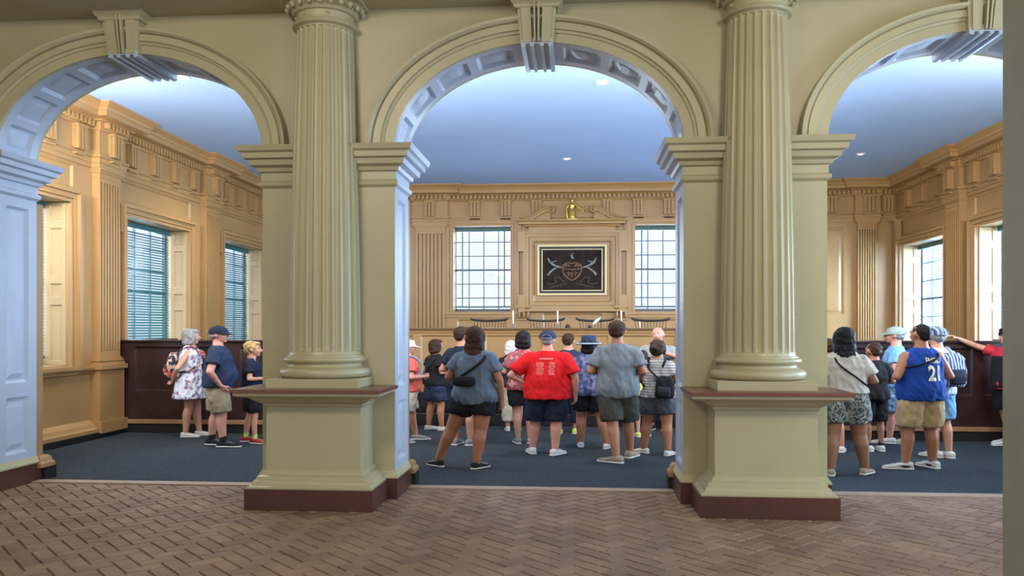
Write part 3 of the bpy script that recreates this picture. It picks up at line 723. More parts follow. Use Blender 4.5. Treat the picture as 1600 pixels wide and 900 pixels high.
# ceiling downlights
for (x, y), lb in zip(((-0.24, 16.2), (5.3, 16.2), (-5.19, 10.53), (-5.9, 14.6), (0.3, 11.2)), ('round flush ceiling light seen through the middle arch above the painting', 'round flush ceiling light seen through the right arch', 'round flush ceiling light just under the left arch keystone', 'round flush ceiling light near the left wall cornice beside the left pier', 'small round ceiling light close under the middle arch soffit')):
    t = tag(empty('ceiling_light', (x, y, CZ)), lb, 'ceiling light', 'flush ceiling lights')
    bm = bmesh.new(); lathe(bm, [(0.085, -0.001), (0.09, -0.012), (0.07, -0.02), (0.06, -0.016)], 0, 0, 24); link('trim_ring', bm, WHITEP, t, True)
    bm = bmesh.new(); lathe(bm, [(0.058, -0.014), (0.04, -0.022), (0.015, -0.025)], 0, 0, 24); link('lens', bm, LAMPG, t, True)
    l = bpy.data.lights.new('downlight', 'SPOT'); l.energy = 270; l.spot_size = 2.4; l.spot_blend = 0.8; l.shadow_soft_size = 0.08; l.color = WARM
    lo_ = bpy.data.objects.new('downlight', l); COL.objects.link(lo_); lo_.location = (x, y, CZ-0.05)
# hall side wall to the left
bm = bmesh.new(); box(bm, -9.35, -9.2, -6, YF, 0, 5.4); struct(link('wall_hall_left', bm, KHAKI))
# ------------------------------------------------------------------ furniture of the court room
def loc_link(t):
    inv = Matrix.Translation(-Vector(t.location))
    def f(name, bm, m, sm=0):
        bmesh.ops.transform(bm, matrix=inv, verts=bm.verts[:]); o = link(name, bm, m, t)
        if sm: smooth_angle(o, sm)
        return o
    return f
def jury_box(x0, x1, y0, y1, ztop, pans, label):
    t = tag(empty('jury_box', ((x0+x1)/2, (y0+y1)/2, 0.006)), label, 'pew', 'panelled jury boxes'); P = loc_link(t)
    F = lambda u, v, d: (u, y0+d, v)
    bm = bmesh.new(); box(bm, x0, x1, y0-0.02, y1, 0.006, 0.15); P('riser', bm, BLACK)
    bm = bmesh.new(); box(bm, x0, x1, y0-0.05, y1, 0.15, 0.215, 0.008); P('base_strip', bm, PEWBASE)
    bm = bmesh.new(); sheet(bm, F, x0, x1, 0.215, ztop-0.03, pans)
    box(bm, x0, x1, y0+0.035, y0+0.07, 0.215, ztop-0.03); box(bm, x0, x0+0.05, y0+0.03, y1, 0.215, ztop-0.03); box(bm, x1-0.05, x1, y0+0.03, y1, 0.215, ztop-0.03)
    P('front_panel', bm, PEW)
    bm = bmesh.new(); box(bm, x0-0.03, x1+0.03, y0-0.05, y0+0.12, ztop-0.03, ztop, 0.008)
    box(bm, x0-0.03, x0+0.08, y0+0.12, y1, ztop-0.03, ztop, 0.008); box(bm, x1-0.08, x1+0.03, y0+0.12, y1, ztop-0.03, ztop, 0.008); P('top_rail', bm, PEW)
    bm = bmesh.new(); box(bm, x0+0.06, x1-0.06, y1-0.5, y1-0.05, 0.60, 0.65, 0.006); box(bm, x0+0.06, x1-0.06, y1-0.05, y1, 0.215, ztop-0.2, 0.006); P('bench_seat', bm, PEW)
jury_box(-7.26, -3.4, 12.64, 14.4, 1.47, [(-7.02, -5.62, 0.66, 1.36, 0.03, 0.03), (-5.3, -3.7, 0.66, 1.36, 0.03, 0.03)], 'long dark panelled jury box at left, behind the woman in the floral dress')
jury_box(3.35, 6.92, 12.62, 14.4, 1.47, [(3.55, 4.5, 0.66, 1.36, 0.03, 0.03), (4.62, 5.72, 0.66, 1.36, 0.03, 0.03), (5.86, 6.8, 0.66, 1.36, 0.03, 0.03)], 'dark panelled jury box along the right side, behind the blue jersey wearer')
# judges' bench on its platform
t = tag(empty('judges_bench', (-0.1, 15.6, 0.006)), 'long ochre panelled judges bench with thin dark top across the back of the room', 'bench'); P = loc_link(t)
bm = bmesh.new()
sheet(bm, lambda u, v, d: (u, 15.5+d, v), -4.3, 4.1, 0.45, 1.63, [(-4.2+k*1.22, -4.2+k*1.22+1.08, 0.98, 1.52, 0.03, 0.03) for k in range(7) if -4.2+k*1.22+1.08 < 4.1])
box(bm, -4.3, 4.1, 15.535, 15.6, 0.45, 1.63); P('front_panel', bm, TAN)
bm = bmesh.new(); sweep(bm, [(-4.3, 15.9), (-4.3, 15.5), (4.1, 15.5), (4.1, 15.9)], [(0, 1.55), (0.02, 1.56), (0.03, 1.60), (0.06, 1.625), (0, 1.63)]); P('moulding', bm, TAN)
bm = bmesh.new(); box(bm, -4.38, 4.18, 15.42, 16.05, 1.63, 1.66, 0.006); P('bench_top', bm, mat('bench_top_brown', (0.16, 0.08, 0.04), 0.35))
bm = bmesh.new(); box(bm, -4.3, 4.1, 15.44, 16.0, 0.006, 0.45); P('step', bm, BLACK)
bm = bmesh.new(); box(bm, -4.3, 4.1, 16.05, 19.0, 0.006, 0.80); pf = struct(link('platform', bm, PEWBASE))
# clerk's table with papers in front of the bench (dark shapes between the visitors)
t = tag(empty('clerk_table', (-1.0, 14.7, 0.006)), 'dark table in front of the judges bench, glimpsed between the visitors', 'table'); P = loc_link(t)
bm = bmesh.new(); box(bm, -2.2, 0.3, 14.35, 15.05, 0.72, 0.76, 0.006); P('tabletop', bm, PEW)
bm = bmesh.new(); box(bm, -2.1, 0.2, 14.42, 14.98, 0.62, 0.72, 0.004); P('apron', bm, PEW)
for x in (-2.1, 0.14):
    for y in (14.42, 14.92):
        bm = bmesh.new(); tube(bm, [(x+.03, y+.03, 0.006), (x+.03, y+.03, 0.1), (x+.03, y+.03, 0.3), (x+.03, y+.03, 0.64)], [0.018, 0.03, 0.022, 0.034], 12); P('leg', bm, PEW)
for x, y, a in ((-0.95, 14.55, .2), (-0.6, 14.65, -.3)):
    bm = bmesh.new(); box(bm, -0.14, 0.14, -0.1, 0.1, 0, 0.012, 0.002)
    o = link('paper_stack', bm, PAPER); o.location = (x, y, 0.761); o.rotation_euler = (0, 0, a); tag(o, 'pale sheets of paper on the left of the clerk table' if x < -0.8 else 'pale sheets of paper nearer the middle of the clerk table', 'papers', 'papers on the clerk table')
t = tag(empty('railing', (0, 14.0, 0.006)), 'low dark wooden railing in front of the clerk table, behind the visitors legs', 'railing'); P = loc_link(t)
bm = bmesh.new(); box(bm, -3.2, 3.2, 13.98, 14.06, 0.84, 0.90, 0.01); P('hand_rail', bm, PEW)
bm = bmesh.new(); box(bm, -3.2, 3.2, 13.97, 14.07, 0.006, 0.20, 0.01); P('bottom_rail', bm, BLACK)
for k in range(33):
    x = -3.1+k*0.194
    bm = bmesh.new(); tube(bm, [(x, 14.02, 0.19), (x, 14.02, 0.3), (x, 14.02, 0.42), (x, 14.02, 0.62), (x, 14.02, 0.85)], [0.016, 0.026, 0.014, 0.022, 0.014], 10); P('baluster', bm, PEW, 40)
# windsor chairs behind the bench
def windsor(x, y, label):
    t = tag(empty('windsor_chair', (x, y, 0.80)), label, 'chair', 'spindle-back chairs behind the bench')
    def P(n, bm, m=BLACK): return link(n, bm, m, t, True)
    bm = bmesh.new(); bmesh.ops.create_uvsphere(bm, u_segments=28, v_segments=12, radius=1, matrix=Matrix.Translation((0, 0, 0.44)) @ Matrix.Diagonal((0.30, 0.27, 0.028, 1))); P('seat', bm)
    for sx in (-1, 1):
        for sy in (-1, 1):
            bm = bmesh.new(); tube(bm, [(sx*0.19, sy*0.16, 0.43), (sx*0.215, sy*0.185, 0.3), (sx*0.235, sy*0.2, 0.2), (sx*0.27, sy*0.235, 0.0)], [0.016, 0.024, 0.015, 0.012], 10); P('leg', bm)
        bm = bmesh.new(); tube(bm, [(sx*0.235, -0.2, 0.2), (sx*0.235, 0, 0.2), (sx*0.235, 0.2, 0.2)], [0.009, 0.015, 0.009], 8); P('stretcher', bm)
    bm = bmesh.new(); tube(bm, [(-0.235, 0, 0.2), (0, 0, 0.2), (0.235, 0, 0.2)], [0.008, 0.014, 0.008], 8); P('stretcher', bm)
    # arm rail round the back, facing the camera side (seat opens to -y)
    ar = [(0.34*math.sin(a)*1.0, 0.02+0.25*math.cos(a), 0.70) for a in [(-1.75+3.5*k/18) for k in range(19)]]
    bm = bmesh.new(); tube(bm, ar, 0.017, 8); P('arm_rail', bm)
    bm = bmesh.new()
    for k in range(11):
        u = -1+2*k/10; tube(bm, [(u*0.20, 0.17+0.04*(1-u*u), 0.45), (u*0.27, 0.02+0.25*math.sqrt(max(0, 1-(u*.8)**2)), 0.70), (u*0.31, 0.30+0.03*(1-u*u), 1.0)], 0.0065, 6)
    P('spindles', bm)
    bm = bmesh.new(); cr = []
    for k in range(21):
        u = -1+2*k/20; cr.append((u*0.37, 0.30+0.03*(1-u*u), 1.0+0.028*u*u+0.014*(abs(u) > 0.9)))
    lo, hi = [], []
    for px, py, pz in cr:
        lo.append([bm.verts.new((px, py-0.012, pz-0.022)), bm.verts.new((px, py+0.012, pz-0.022))]); hi.append([bm.verts.new((px, py-0.012, pz+0.024)), bm.verts.new((px, py+0.012, pz+0.024))])
    for k in range(20):
        for q in ((lo[k][0], lo[k+1][0], hi[k+1][0], hi[k][0]), (lo[k][1], hi[k][1], hi[k+1][1], lo[k+1][1]), (hi[k][0], hi[k+1][0], hi[k+1][1], hi[k][1]), (lo[k][0], lo[k][1], lo[k+1][1], lo[k+1][0])): bm.faces.new(q)
    for k in (0, 20): bm.faces.new((lo[k][0], hi[k][0], hi[k][1], lo[k][1]))
    for s in (-1, 1): ellipsoid(bm, (s*0.37, 0.30, 1.045), (0.022, 0.016, 0.022), 10, 8)
    P('crest_rail', bm)
for x, lb in ((-1.817, 'black spindle-back chair behind the bench, below the left back window'), (-0.675, 'black spindle-back chair behind the bench, below the left half of the painting'),
              (0.317, 'black spindle-back chair behind the bench with a quill standing before it'), (1.424, 'black spindle-back chair behind the bench, below the right back window')):
    windsor(x, 16.5, lb)
for x, lb in ((-1.248, 'white candle in holder on the bench, left of the painting'), (-0.406, 'white candle in holder on the bench, below the painting'), (0.784, 'white candle in holder on the bench, right of the painting')):
    t = tag(empty('candlestick', (x, 15.7, 1.66)), lb, 'candle', 'candles on the bench')
    bm = bmesh.new(); lathe(bm, [(0.05, 0.0005), (0.05, 0.008), (0.015, 0.02), (0.012, 0.05), (0.02, 0.06), (0.02, 0.075)], 0, 0, 20); link('holder', bm, mat('pewter', (0.3, 0.3, 0.32), 0.35, metal=0.8) if x < -1.2 else bpy.data.materials['pewter'], t, True)
    bm = bmesh.new(); lathe(bm, [(0.014, 0.075), (0.013, 0.32), (0.004, 0.325)], 0, 0, 16); link('wax', bm, WAX, t, True)
    bm = bmesh.new(); tube(bm, [(0, 0, 0.32), (0, 0, 0.335)], 0.002, 6); link('wick', bm, BLACK, t)
t = tag(empty('inkwell', (-0.215, 15.62, 1.66)), 'small dark inkwell on the bench top below the painting', 'inkwell')
bm = bmesh.new(); lathe(bm, [(0.05, 0.0005), (0.055, 0.02), (0.04, 0.05), (0.025, 0.055), (0.028, 0.065)], 0, 0, 20); link('pot', bm, BLACK, t, True)
t = tag(empty('quill_pen', (0.20, 15.68, 1.66)), 'white quill pen leaning in a dark pot on the bench', 'quill')
bm = bmesh.new(); lathe(bm, [(0.04, 0.0005), (0.04, 0.04), (0.02, 0.05)], 0, 0, 16); link('pot', bm, BLACK, t, True)
bm = bmesh.new(); N = 12; A = []; B = []
for k in range(N+1):
    s = k/N; c_ = Vector((0.02+0.20*s, 0, 0.04+0.17*s)); wd = 0.003+0.022*math.sin(PI*min(1, s*1.05))**0.7 if 0.2 < s < 1 else 0.003
    A.append(bm.verts.new(c_+Vector((-wd*.6, -0.002, wd)))); B.append(bm.verts.new(c_+Vector((wd*.6, 0.002, -wd))))
for k in range(N): bm.faces.new((A[k], A[k+1], B[k+1], B[k]))
bmesh.ops.solidify(bm, geom=bm.faces[:], thickness=0.004); link('feather', bm, WAX, t)
# ------------------------------------------------------------------ people
def skin(name, c): return mat(name, c, 0.5, 0.35, var=0.06, vscale=6)
SK_L = skin('skin_light', (0.56, 0.29, 0.195)); SK_M = skin('skin_tanned', (0.40, 0.175, 0.095)); SK_D = skin('skin_brown', (0.30, 0.14, 0.075)); SK_R = skin('skin_ruddy', (0.60, 0.29, 0.22))
def cloth(name, c, var=0.12, vs=9, rough=0.85): return mat(name, c, rough, 0.2, var=var, vscale=vs, bump=0.6, bscale=14)
HB = mat('hair_black', (0.010, 0.008, 0.009), 0.6, 0.2, var=0.4, vscale=30); HBR = mat('hair_dark_brown', (0.040, 0.019, 0.011), 0.65, 0.2, var=0.35, vscale=30)
HG = mat('hair_grey', (0.22, 0.22, 0.23), 0.6, 0.3, var=0.3, vscale=25); HW = mat('hair_white', (0.62, 0.62, 0.60), 0.7, 0.2, var=0.15, vscale=25); HBL = mat('hair_blond', (0.42, 0.27, 0.10), 0.55, 0.3, var=0.45, vscale=22)
EYEW = mat('eye_white', (0.75, 0.75, 0.72), 0.3); IRIS = mat('iris_dark', (0.03, 0.02, 0.015), 0.2); LIP = mat('lips', (0.36, 0.13, 0.11), 0.5)
SOLEW = mat('white_rubber', (0.62, 0.62, 0.60), 0.6); SH_BLK = cloth('black_canvas', (0.02, 0.02, 0.022)); SH_WHT = cloth('white_leather', (0.60, 0.59, 0.55), 0.05); SH_GRY = cloth('grey_mesh', (0.20, 0.22, 0.25)); SH_RED = cloth('red_mesh', (0.30, 0.03, 0.03)); SH_TAN = cloth('tan_canvas', (0.36, 0.28, 0.2))
SH_NEON = cloth('neon_yellow_mesh', (0.55, 0.68, 0.12))
K = 1.26
def remesh(name, bm, m, parent, vox=0.011, sm=4, disp=0.0, dsc=6.0, seed=0):
    """one continuous surface grown round overlapping closed limbs"""
    bmesh.ops.recalc_face_normals(bm, faces=bm.faces[:])
    me = bpy.data.meshes.new('tmp'); bm.to_mesh(me); bm.free()
    o = bpy.data.objects.new('tmp', me); COL.objects.link(o)
    r = o.modifiers.new('r', 'REMESH'); r.mode = 'VOXEL'; r.voxel_size = vox
    s = o.modifiers.new('s', 'SMOOTH'); s.factor = 0.5; s.iterations = sm
    dg = bpy.context.evaluated_depsgraph_get(); ev = o.evaluated_get(dg)
    nm = bpy.data.meshes.new_from_object(ev); nm.name = name
    bpy.data.objects.remove(o); bpy.data.meshes.remove(me)
    if disp:
        off = Vector((seed*3.1, seed*1.7, 0))
        for v in nm.vertices:
            q = Vector((v.co.x*dsc*1.4, v.co.y*dsc*1.4, v.co.z*dsc*0.7))+off
            q2 = Vector((v.co.x*17+v.co.z*5, v.co.y*17-v.co.z*4, v.co.z*6))+off; rg_ = 1-2.4*abs(noise.noise(q2))
            v.co += v.normal*disp*(noise.noise(q)+0.5*noise.noise(q*2.3)+(0.75*max(-.4, rg_) if dsc < 12 else 0))
    nm.materials.clear(); nm.materials.append(m)
    for p in nm.polygons: p.use_smooth = True
    nm.transform(Matrix.Diagonal((K, K, 1, 1)))
    ob = bpy.data.objects.new(name, nm); COL.objects.link(ob); ob.parent = parent
    return ob
def kpart(name, bm, m, parent, sm=True):
    bmesh.ops.transform(bm, matrix=Matrix.Diagonal((K, K, 1, 1)), verts=bm.verts[:])
    return link(name, bm, m, parent, sm)
def loft(bm, rings, seg=24, pw=1.0):
    """rings: (cx,cy,cz,rx,ry)"""
    R = []
    for cx, cy, cz, rx, ry in rings:
        R.append([bm.verts.new((cx+rx*math.copysign(abs(math.cos(a))**pw, math.cos(a)), cy+ry*math.copysign(abs(math.sin(a))**pw, math.sin(a)), cz)) for a in [2*PI*k/seg for k in range(seg)]])
    for a, b in zip(R, R[1:]):
        for k in range(seg): bm.faces.new((a[k], a[(k+1) % seg], b[(k+1) % seg], b[k]))
    bm.faces.new(R[0][::-1]); bm.faces.new(R[-1])
TORSO = [(.465, .150, .105), (.50, .168, .120), (.54, .166, .122), (.58, .150, .110), (.62, .140, .103), (.67, .150, .108), (.72, .165, .114), (.755, .176, .110), (.782, .170, .100), (.803, .145, .085), (.822, .105, .070), (.84, .070, .060), (.87, .053, .056)]
def torso_r(z, b, bel, sex):
    for (z0, x0, y0), (z1, x1, y1) in zip(TORSO, TORSO[1:]):
        if z0 <= z <= z1:
            t = (z-z0)/(z1-z0); x = x0+(x1-x0)*t; y = y0+(y1-y0)*t
            break
    else: x, y = (TORSO[0] if z < TORSO[0][0] else TORSO[-1])[1:]
    g = math.exp(-((z-0.60)/0.075)**2)
    if z > 0.83: return x, y
    if sex == 'f':
        x *= 0.93 if z > 0.7 else 1.0; x += 0.012*math.exp(-((z-0.51)/0.04)**2)
    return x*b+g*bel*0.6, y*b**0.7+g*bel
def hand(bm, w, d, nrm, s, curl=0.5, sc=1.0):
    """palm, four unequal bent fingers and a thumb, built from overlapping tapered limbs"""
    d = Vector(d).normalized(); nrm = Vector(nrm); nrm = (nrm-d*nrm.dot(d)).normalized(); sd = d.cross(nrm).normalized()*s; w = Vector(w)
    L = 0.085*sc
    for k, (o, ln) in enumerate(((0.033, 0.068), (0.011, 0.077), (-0.011, 0.072), (-0.031, 0.056))):
        kn = w+d*L+sd*o*sc; capsule(bm, w+sd*o*0.6*sc, kn, 0.0155*sc, 0.0125*sc, 8)
        ln *= sc; a1 = curl*0.8; a2 = curl*1.9
        p1 = kn+(d*math.cos(a1)+nrm*math.sin(a1))*ln*0.52; p2 = p1+(d*math.cos(a2)+nrm*math.sin(a2))*ln*0.5
        capsule(bm, kn, p1, 0.0105*sc, 0.0098*sc, 8); capsule(bm, p1, p2, 0.0098*sc, 0.0085*sc, 8)
    t0 = w+d*0.022*sc+sd*0.024*sc; t1 = t0+(d*0.6+sd*0.75+nrm*0.3).normalized()*0.045*sc; t2 = t1+(d*0.9+sd*0.2+nrm*0.4).normalized()*0.034*sc
    capsule(bm, t0, t1, 0.015*sc, 0.012*sc, 8); capsule(bm, t1, t2, 0.012*sc, 0.0095*sc, 8)
ARMS = {
 'down':  ((0.232, -0.02, .625), (0.245, 0.03, .485)),
 'front': ((0.240, -0.03, .640), (0.090, 0.21, .640)),
 'clasp': ((0.245, -0.05, .635), (0.060, 0.20, .545)),
 'pocket':((0.270, -0.05, .630), (0.190, 0.05, .515)),
 'hip':   ((0.330, -0.06, .640), (0.190, -0.01, .575)),
 'behind':((0.235, -0.12, .640), (0.110, -0.19, .545)),
 'phone': ((0.225, 0.08, .660), (0.110, 0.27, .760)),
 'rail':  ((0.300, 0.10, .790), (0.340, 0.38, .795)),
 'point': ((0.280, 0.10, .700), (0.330, 0.33, .760)),
}
def person(name_lab, loc, face, H, feet, sk, arms=('down', 'down'), build=1.0, belly=0.0, sex='m', leg=1.0, turn=0.0, nod=0.0,
           top=None, bottom=None, hairm=None, hair='short', shoe=SH_BLK, hat=None, dress=None, lean=(0, 0), child=False, sock=None, seed=0):
    """face: compass direction looked along, 0 = away from the camera, 90 = to the right; feet: world offsets of (image) left and right foot"""
    x, y = loc; ang = -math.radians(face)
    t = empty('person', (x, y, 0.007), ang); tag(t, name_lab, 'person', 'visitors standing in the court room')
    def W(dx, dy):
        c_, s_ = math.cos(-ang), math.sin(-ang); return ((dx*c_-dy*s_)/K, (dx*s_+dy*c_)/K)
    F = [W(*feet[0][:2]), W(*feet[1][:2])]
    toes = [feet[0][2] if len(feet[0]) > 2 else None, feet[1][2] if len(feet[1]) > 2 else None]
    # assign feet to local left (-) and right (+)
    o = sorted(range(2), key=lambda i: F[i][0]); F = [F[i] for i in o]; toes = [toes[i] for i in o]
    q = H/1.70
    lx, ly = lean
    def off(z): u = max(0, (z/H-0.5)/0.5); return lx*u, ly*u
    body = bmesh.new()
    rings = []
    for z, _, _ in TORSO:
        rx, ry = torso_r(z, build, belly, sex); ox_, oy_ = off(z*H)
        fy = belly*0.55*math.exp(-((z-0.60)/0.08)**2)
        rings.append((ox_, oy_+fy+(0.012 if 0.74 < z < 0.8 else 0), z*H, rx*q, ry*q))
    loft(body, rings)
    rings = [r for r in rings]
    hz = H-0.118*q*(1.06 if child else 1.0); hs = q*(1.10 if child else 1.0); ox_, oy_ = off(hz)
    hc = Vector((ox_, oy_+0.012, hz)); HR = Matrix.Rotation(-math.radians(turn), 3, 'Z') @ Matrix.Rotation(-math.radians(nod), 3, 'X')
    def hp(a, b, c_): return hc+HR @ Vector((a*hs, b*hs, c_*hs))
    ellipsoid(body, hc+HR @ Vector((0, -0.006, 0.014))*hs, (0.077*hs, 0.097*hs, 0.103*hs), 20, 14, HR)
    ellipsoid(body, hp(0, 0.030, -0.040), (0.058*hs, 0.062*hs, 0.072*hs), 16, 12, HR)
    ellipsoid(body, hp(0, 0.066, -0.095), (0.026*hs, 0.022*hs, 0.018*hs), 10, 8, HR)
    capsule(body, hp(0, 0.088, 0.012), hp(0, 0.108, -0.026), 0.010*hs, 0.015*hs, 8)
    for s in (-1, 1):
        ellipsoid(body, hp(s*0.079, -0.006, -0.008), (0.012*hs, 0.020*hs, 0.031*hs), 10, 8, HR)
        ellipsoid(body, hp(s*0.030, 0.080, 0.028), (0.026*hs, 0.014*hs, 0.009*hs), 10, 8, HR)
        ellipsoid(body, hp(s*0.036, 0.068, -0.030), (0.024*hs, 0.020*hs, 0.022*hs), 10, 8, HR)
    capsule(body, (off(.83*H)[0], off(.83*H)[1]-0.004, .83*H), hp(0, -0.01, -0.06), 0.058*q, 0.054*q, 12)
    # arms
    armj = []
    for s, kind in ((-1, arms[0]), (1, arms[1])):
        if isinstance(kind, tuple): e, w_ = kind; e = Vector((e[0], e[1], e[2]*H)); w_ = Vector((w_[0], w_[1], w_[2]*H))
        else:
            e, w_ = ARMS[kind]; bx = (build-1)*0.16+belly*0.35
            e = Vector((s*(e[0]+bx), e[1], e[2]*H)); w_ = Vector((s*(w_[0]+bx*(0.8 if kind in ('down', 'hip', 'pocket') else 0.2)), w_[1]+belly*(0.9 if kind in ('front', 'clasp') else 0), w_[2]*H))
            e = Vector((e.x*q, e.y*q, e.z)); w_ = Vector((w_.x*q, w_.y*q, w_.z))
        oo = off(.7*H); e += Vector((oo[0], oo[1], 0)); w_ += Vector((oo[0], oo[1], 0))
        sx, sy = torso_r(.785, build, belly, sex); oo = off(.79*H)
        S = Vector((s*(sx-0.026)*q+oo[0], oo[1]-0.005, .782*H))
        th = (0.9+0.1*build)*(0.88 if sex == 'f' else 1.0)*q*(0.85 if child else 1)
        capsule(body, S, e, 0.053*th*build**.5, 0.041*th, 14); capsule(body, e, e+(w_-e)*0.35, 0.041*th, 0.041*th, 12); capsule(body, e+(w_-e)*0.3, w_, 0.040*th, 0.027*th, 12)
        d = (w_-e).normalized()
        if kind in ('front', 'clasp'): d = Vector((-s*0.8, 0.5, 0.1)); nr = (0, -1, 0)
        elif kind == 'phone': d = Vector((-s*.1, .4, .9)); nr = (-s, 0.4, 0)
        elif kind == 'behind': d = Vector((-s*.7, -.2, -.6)); nr = (0, -1, 0)
        elif kind == 'hip': d = Vector((-s*.5, .6, -.5)); nr = (-s, 0, 0)
        elif kind == 'rail' or isinstance(kind, tuple): nr = (0, 0, -1)
        else: nr = (-s, 0.25, 0)
        hand(body, w_, d, nr, (1 if kind not in ('front', 'clasp') else -1)*s, 0.55, q*(0.95 if sex == 'f' else 1.05))
        armj.append((S, e, w_, th, s))
    # legs
    legj = []
    for s, ft in ((-1, F[0]), (1, F[1])):
        hx = s*0.085*q*build**0.6; Hp = Vector((hx, 0, .50*H)); A = Vector((ft[0], ft[1], 0.085*q)); Kn = Hp.lerp(A, 0.52)+Vector((0, 0.018, 0)); Kn.z = 0.275*H
        l = leg*q*(0.85 if child else 1)
        capsule(body, Hp, Kn, 0.088*l*build**.4, 0.056*l, 16); capsule(body, Kn, Kn.lerp(A, .3)+Vector((0, -0.012, 0)), 0.055*l, 0.056*l, 14); capsule(body, Kn.lerp(A, .3)+Vector((0, -0.012, 0)), A, 0.056*l, 0.034*l, 14)
        legj.append((Hp, Kn, A, l, s))
    # bare feet cores (inside the shoes)
    fdir = []
    for i, (Hp, Kn, A, l, s) in enumerate(legj):
        ta = toes[i]; d = Vector((math.sin(math.radians(s*10)), math.cos(math.radians(s*10)), 0)) if ta is None else Vector((math.sin(math.radians(ta-face)), math.cos(math.radians(ta-face)), 0))
        fdir.append(d)
        capsule(body, A+Vector((0, 0, -0.045*q)), A+d*0.15*q+Vector((0, 0, -0.055*q)), 0.028*q, 0.018*q, 10)
    bo = remesh('body', body, sk, t, 0.0095, 3)
    # shoes
    for i, (Hp, Kn, A, l, s) in enumerate(legj):
        d = fdir[i]; sdv = Vector((d.y, -d.x, 0)); bm = bmesh.new(); sq = q*(0.92 if sex == 'f' else 1.05)
        secs = [(-0.065, .018, .055), (-0.06, .030, .085), (-0.03, .036, .092), (0.0, .037, .092), (0.035, .038, .078), (0.08, .043, .062), (0.12, .046, .052), (0.155, .040, .044), (0.18, .026, .036), (0.188, .012, .028)]
        def shoe_ring(b, v0, v1, grow=0.0):
            R = []
            for yy, hw, hh in secs:
                hw += grow; top_ = v1 if v1 is not None else hh
                rr_ = []
                for k in range(12):
                    a = 2*PI*k/12; cx_ = math.copysign(abs(math.cos(a))**0.6, math.cos(a))*hw; cz_ = (v0+top_)/2+math.copysign(abs(math.sin(a))**0.7, math.sin(a))*(top_-v0)/2
                    p = Vector((A.x, A.y, 0))+(d*(yy+(grow if yy > 0.1 else -grow if yy < -0.05 else 0))+sdv*cx_)*sq+Vector((0, 0, cz_*sq)); rr_.append(b.verts.new(p))
                R.append(rr_)
            for a, b_ in zip(R, R[1:]):
                for k in range(12): b.faces.new((a[k], a[(k+1) % 12], b_[(k+1) % 12], b_[k]))
            b.faces.new(R[0][::-1]); b.faces.new(R[-1])
        shoe_ring(bm, 0.012, None); so = kpart('shoe', bm, shoe, t)
        bm = bmesh.new(); shoe_ring(bm, 0.0, 0.024, 0.004); kpart('sole', bm, SOLEW, so)
        if sock:
            bm = bmesh.new(); capsule(bm, A+Vector((0, 0, 0.0)), A.lerp(Kn, 0.16), 0.038*l, 0.040*l, 14); kpart('sock', bm, sock, t)
        if shoe is not SH_TAN:
            bm = bmesh.new()
            for k in range(4):
                c0 = A+d*(0.045+k*0.022)*sq; zz = (0.078-k*0.006)*sq; tube(bm, [(c0-sdv*0.02*sq+Vector((0, 0, zz-A.z-0.003)))[:], (c0+Vector((0, 0, zz-A.z+0.004)))[:], (c0+sdv*0.02*sq+Vector((0, 0, zz-A.z-0.003)))[:]], 0.003, 5)
            kpart('laces', bm, SOLEW, so)
    # trousers, shorts or skirt
    if bottom:
        m, frac, loose = bottom[:3]; bm = bmesh.new(); zz = [0.465, 0.49, .51, .54, .57, .59]
        loft(bm, [(off(z*H)[0], off(z*H)[1]+belly*0.55*math.exp(-((z-0.60)/0.1)**2)+belly*.12, z*H, (torso_r(z, build, belly, sex)[0]+0.014)*q, (torso_r(z, build, belly, sex)[1]+0.010)*q) for z in zz])
        for Hp, Kn, A, l, s in legj:
            rt = 0.092*l*build**.4+0.012
            if frac <= 1:
                E_ = Hp.lerp(Kn, frac); capsule(bm, Hp+Vector((0, 0, 0.0)), Hp.lerp(E_, 0.3), rt, rt+0.006, 18)
                r1 = rt+(0.062*l-rt)*frac*0.6+loose; ax = (E_-Hp).normalized()
                tube(bm, [Hp.lerp(E_, v)[:] for v in (0.0, 0.35, 0.7, 1.0)], [rt, rt+0.006, (rt+r1)/2+0.008, r1], 20)
            else:
                E_ = Kn.lerp(A, (frac-1)); capsule(bm, Hp, Kn, rt, 0.062*l+loose, 18); tube(bm, [Kn[:], Kn.lerp(E_, .5)[:], E_[:]], [0.062*l+loose, 0.06*l+loose, 0.05*l+loose], 18)
        remesh(bottom[3] if len(bottom) > 3 else 'shorts', bm, m, t, 0.011, 3, 0.010, 9, seed)
    def sleeves(bm, frac, loose):
        for S, e, w_, th, s in armj:
            rs = 0.054*th*build**.5+loose*0.8
            if frac <= 1:
                E_ = S.lerp(e, frac); capsule(bm, S, S.lerp(E_, .3), rs, rs, 16); tube(bm, [S[:], S.lerp(E_, .5)[:], E_[:]], [rs, rs+0.004, rs+0.010], 18)
            else:
                capsule(bm, S, e, rs, 0.045*th+loose, 16); tube(bm, [e[:], e.lerp(w_, (frac-1))[:]], [0.045*th+loose, 0.034*th+loose], 16)
    if top:
        m, hem, slv, loose = top[:4]; bm = bmesh.new(); rg = []
        zs = [hem+(0.79-hem)*k/9 for k in range(10)]+[.81, .826, .838]
        for z in zs:
            rx, ry = torso_r(z, build, belly, sex); g = loose*(1.0 if z < .74 else 0.5 if z < .8 else 0.35)
            if z > .82: rx = min(rx, 0.115)
            fl_ = 0.012*max(0, (0.62-z)/0.15) if z < .62 else 0
            oo = off(z*H); rg.append((oo[0], oo[1]+belly*0.55*math.exp(-((z-0.60)/0.1)**2)+(0.010 if 0.7 < z < 0.8 else 0), z*H, (rx+g+fl_+0.004)*q, (ry+g+fl_)*q))
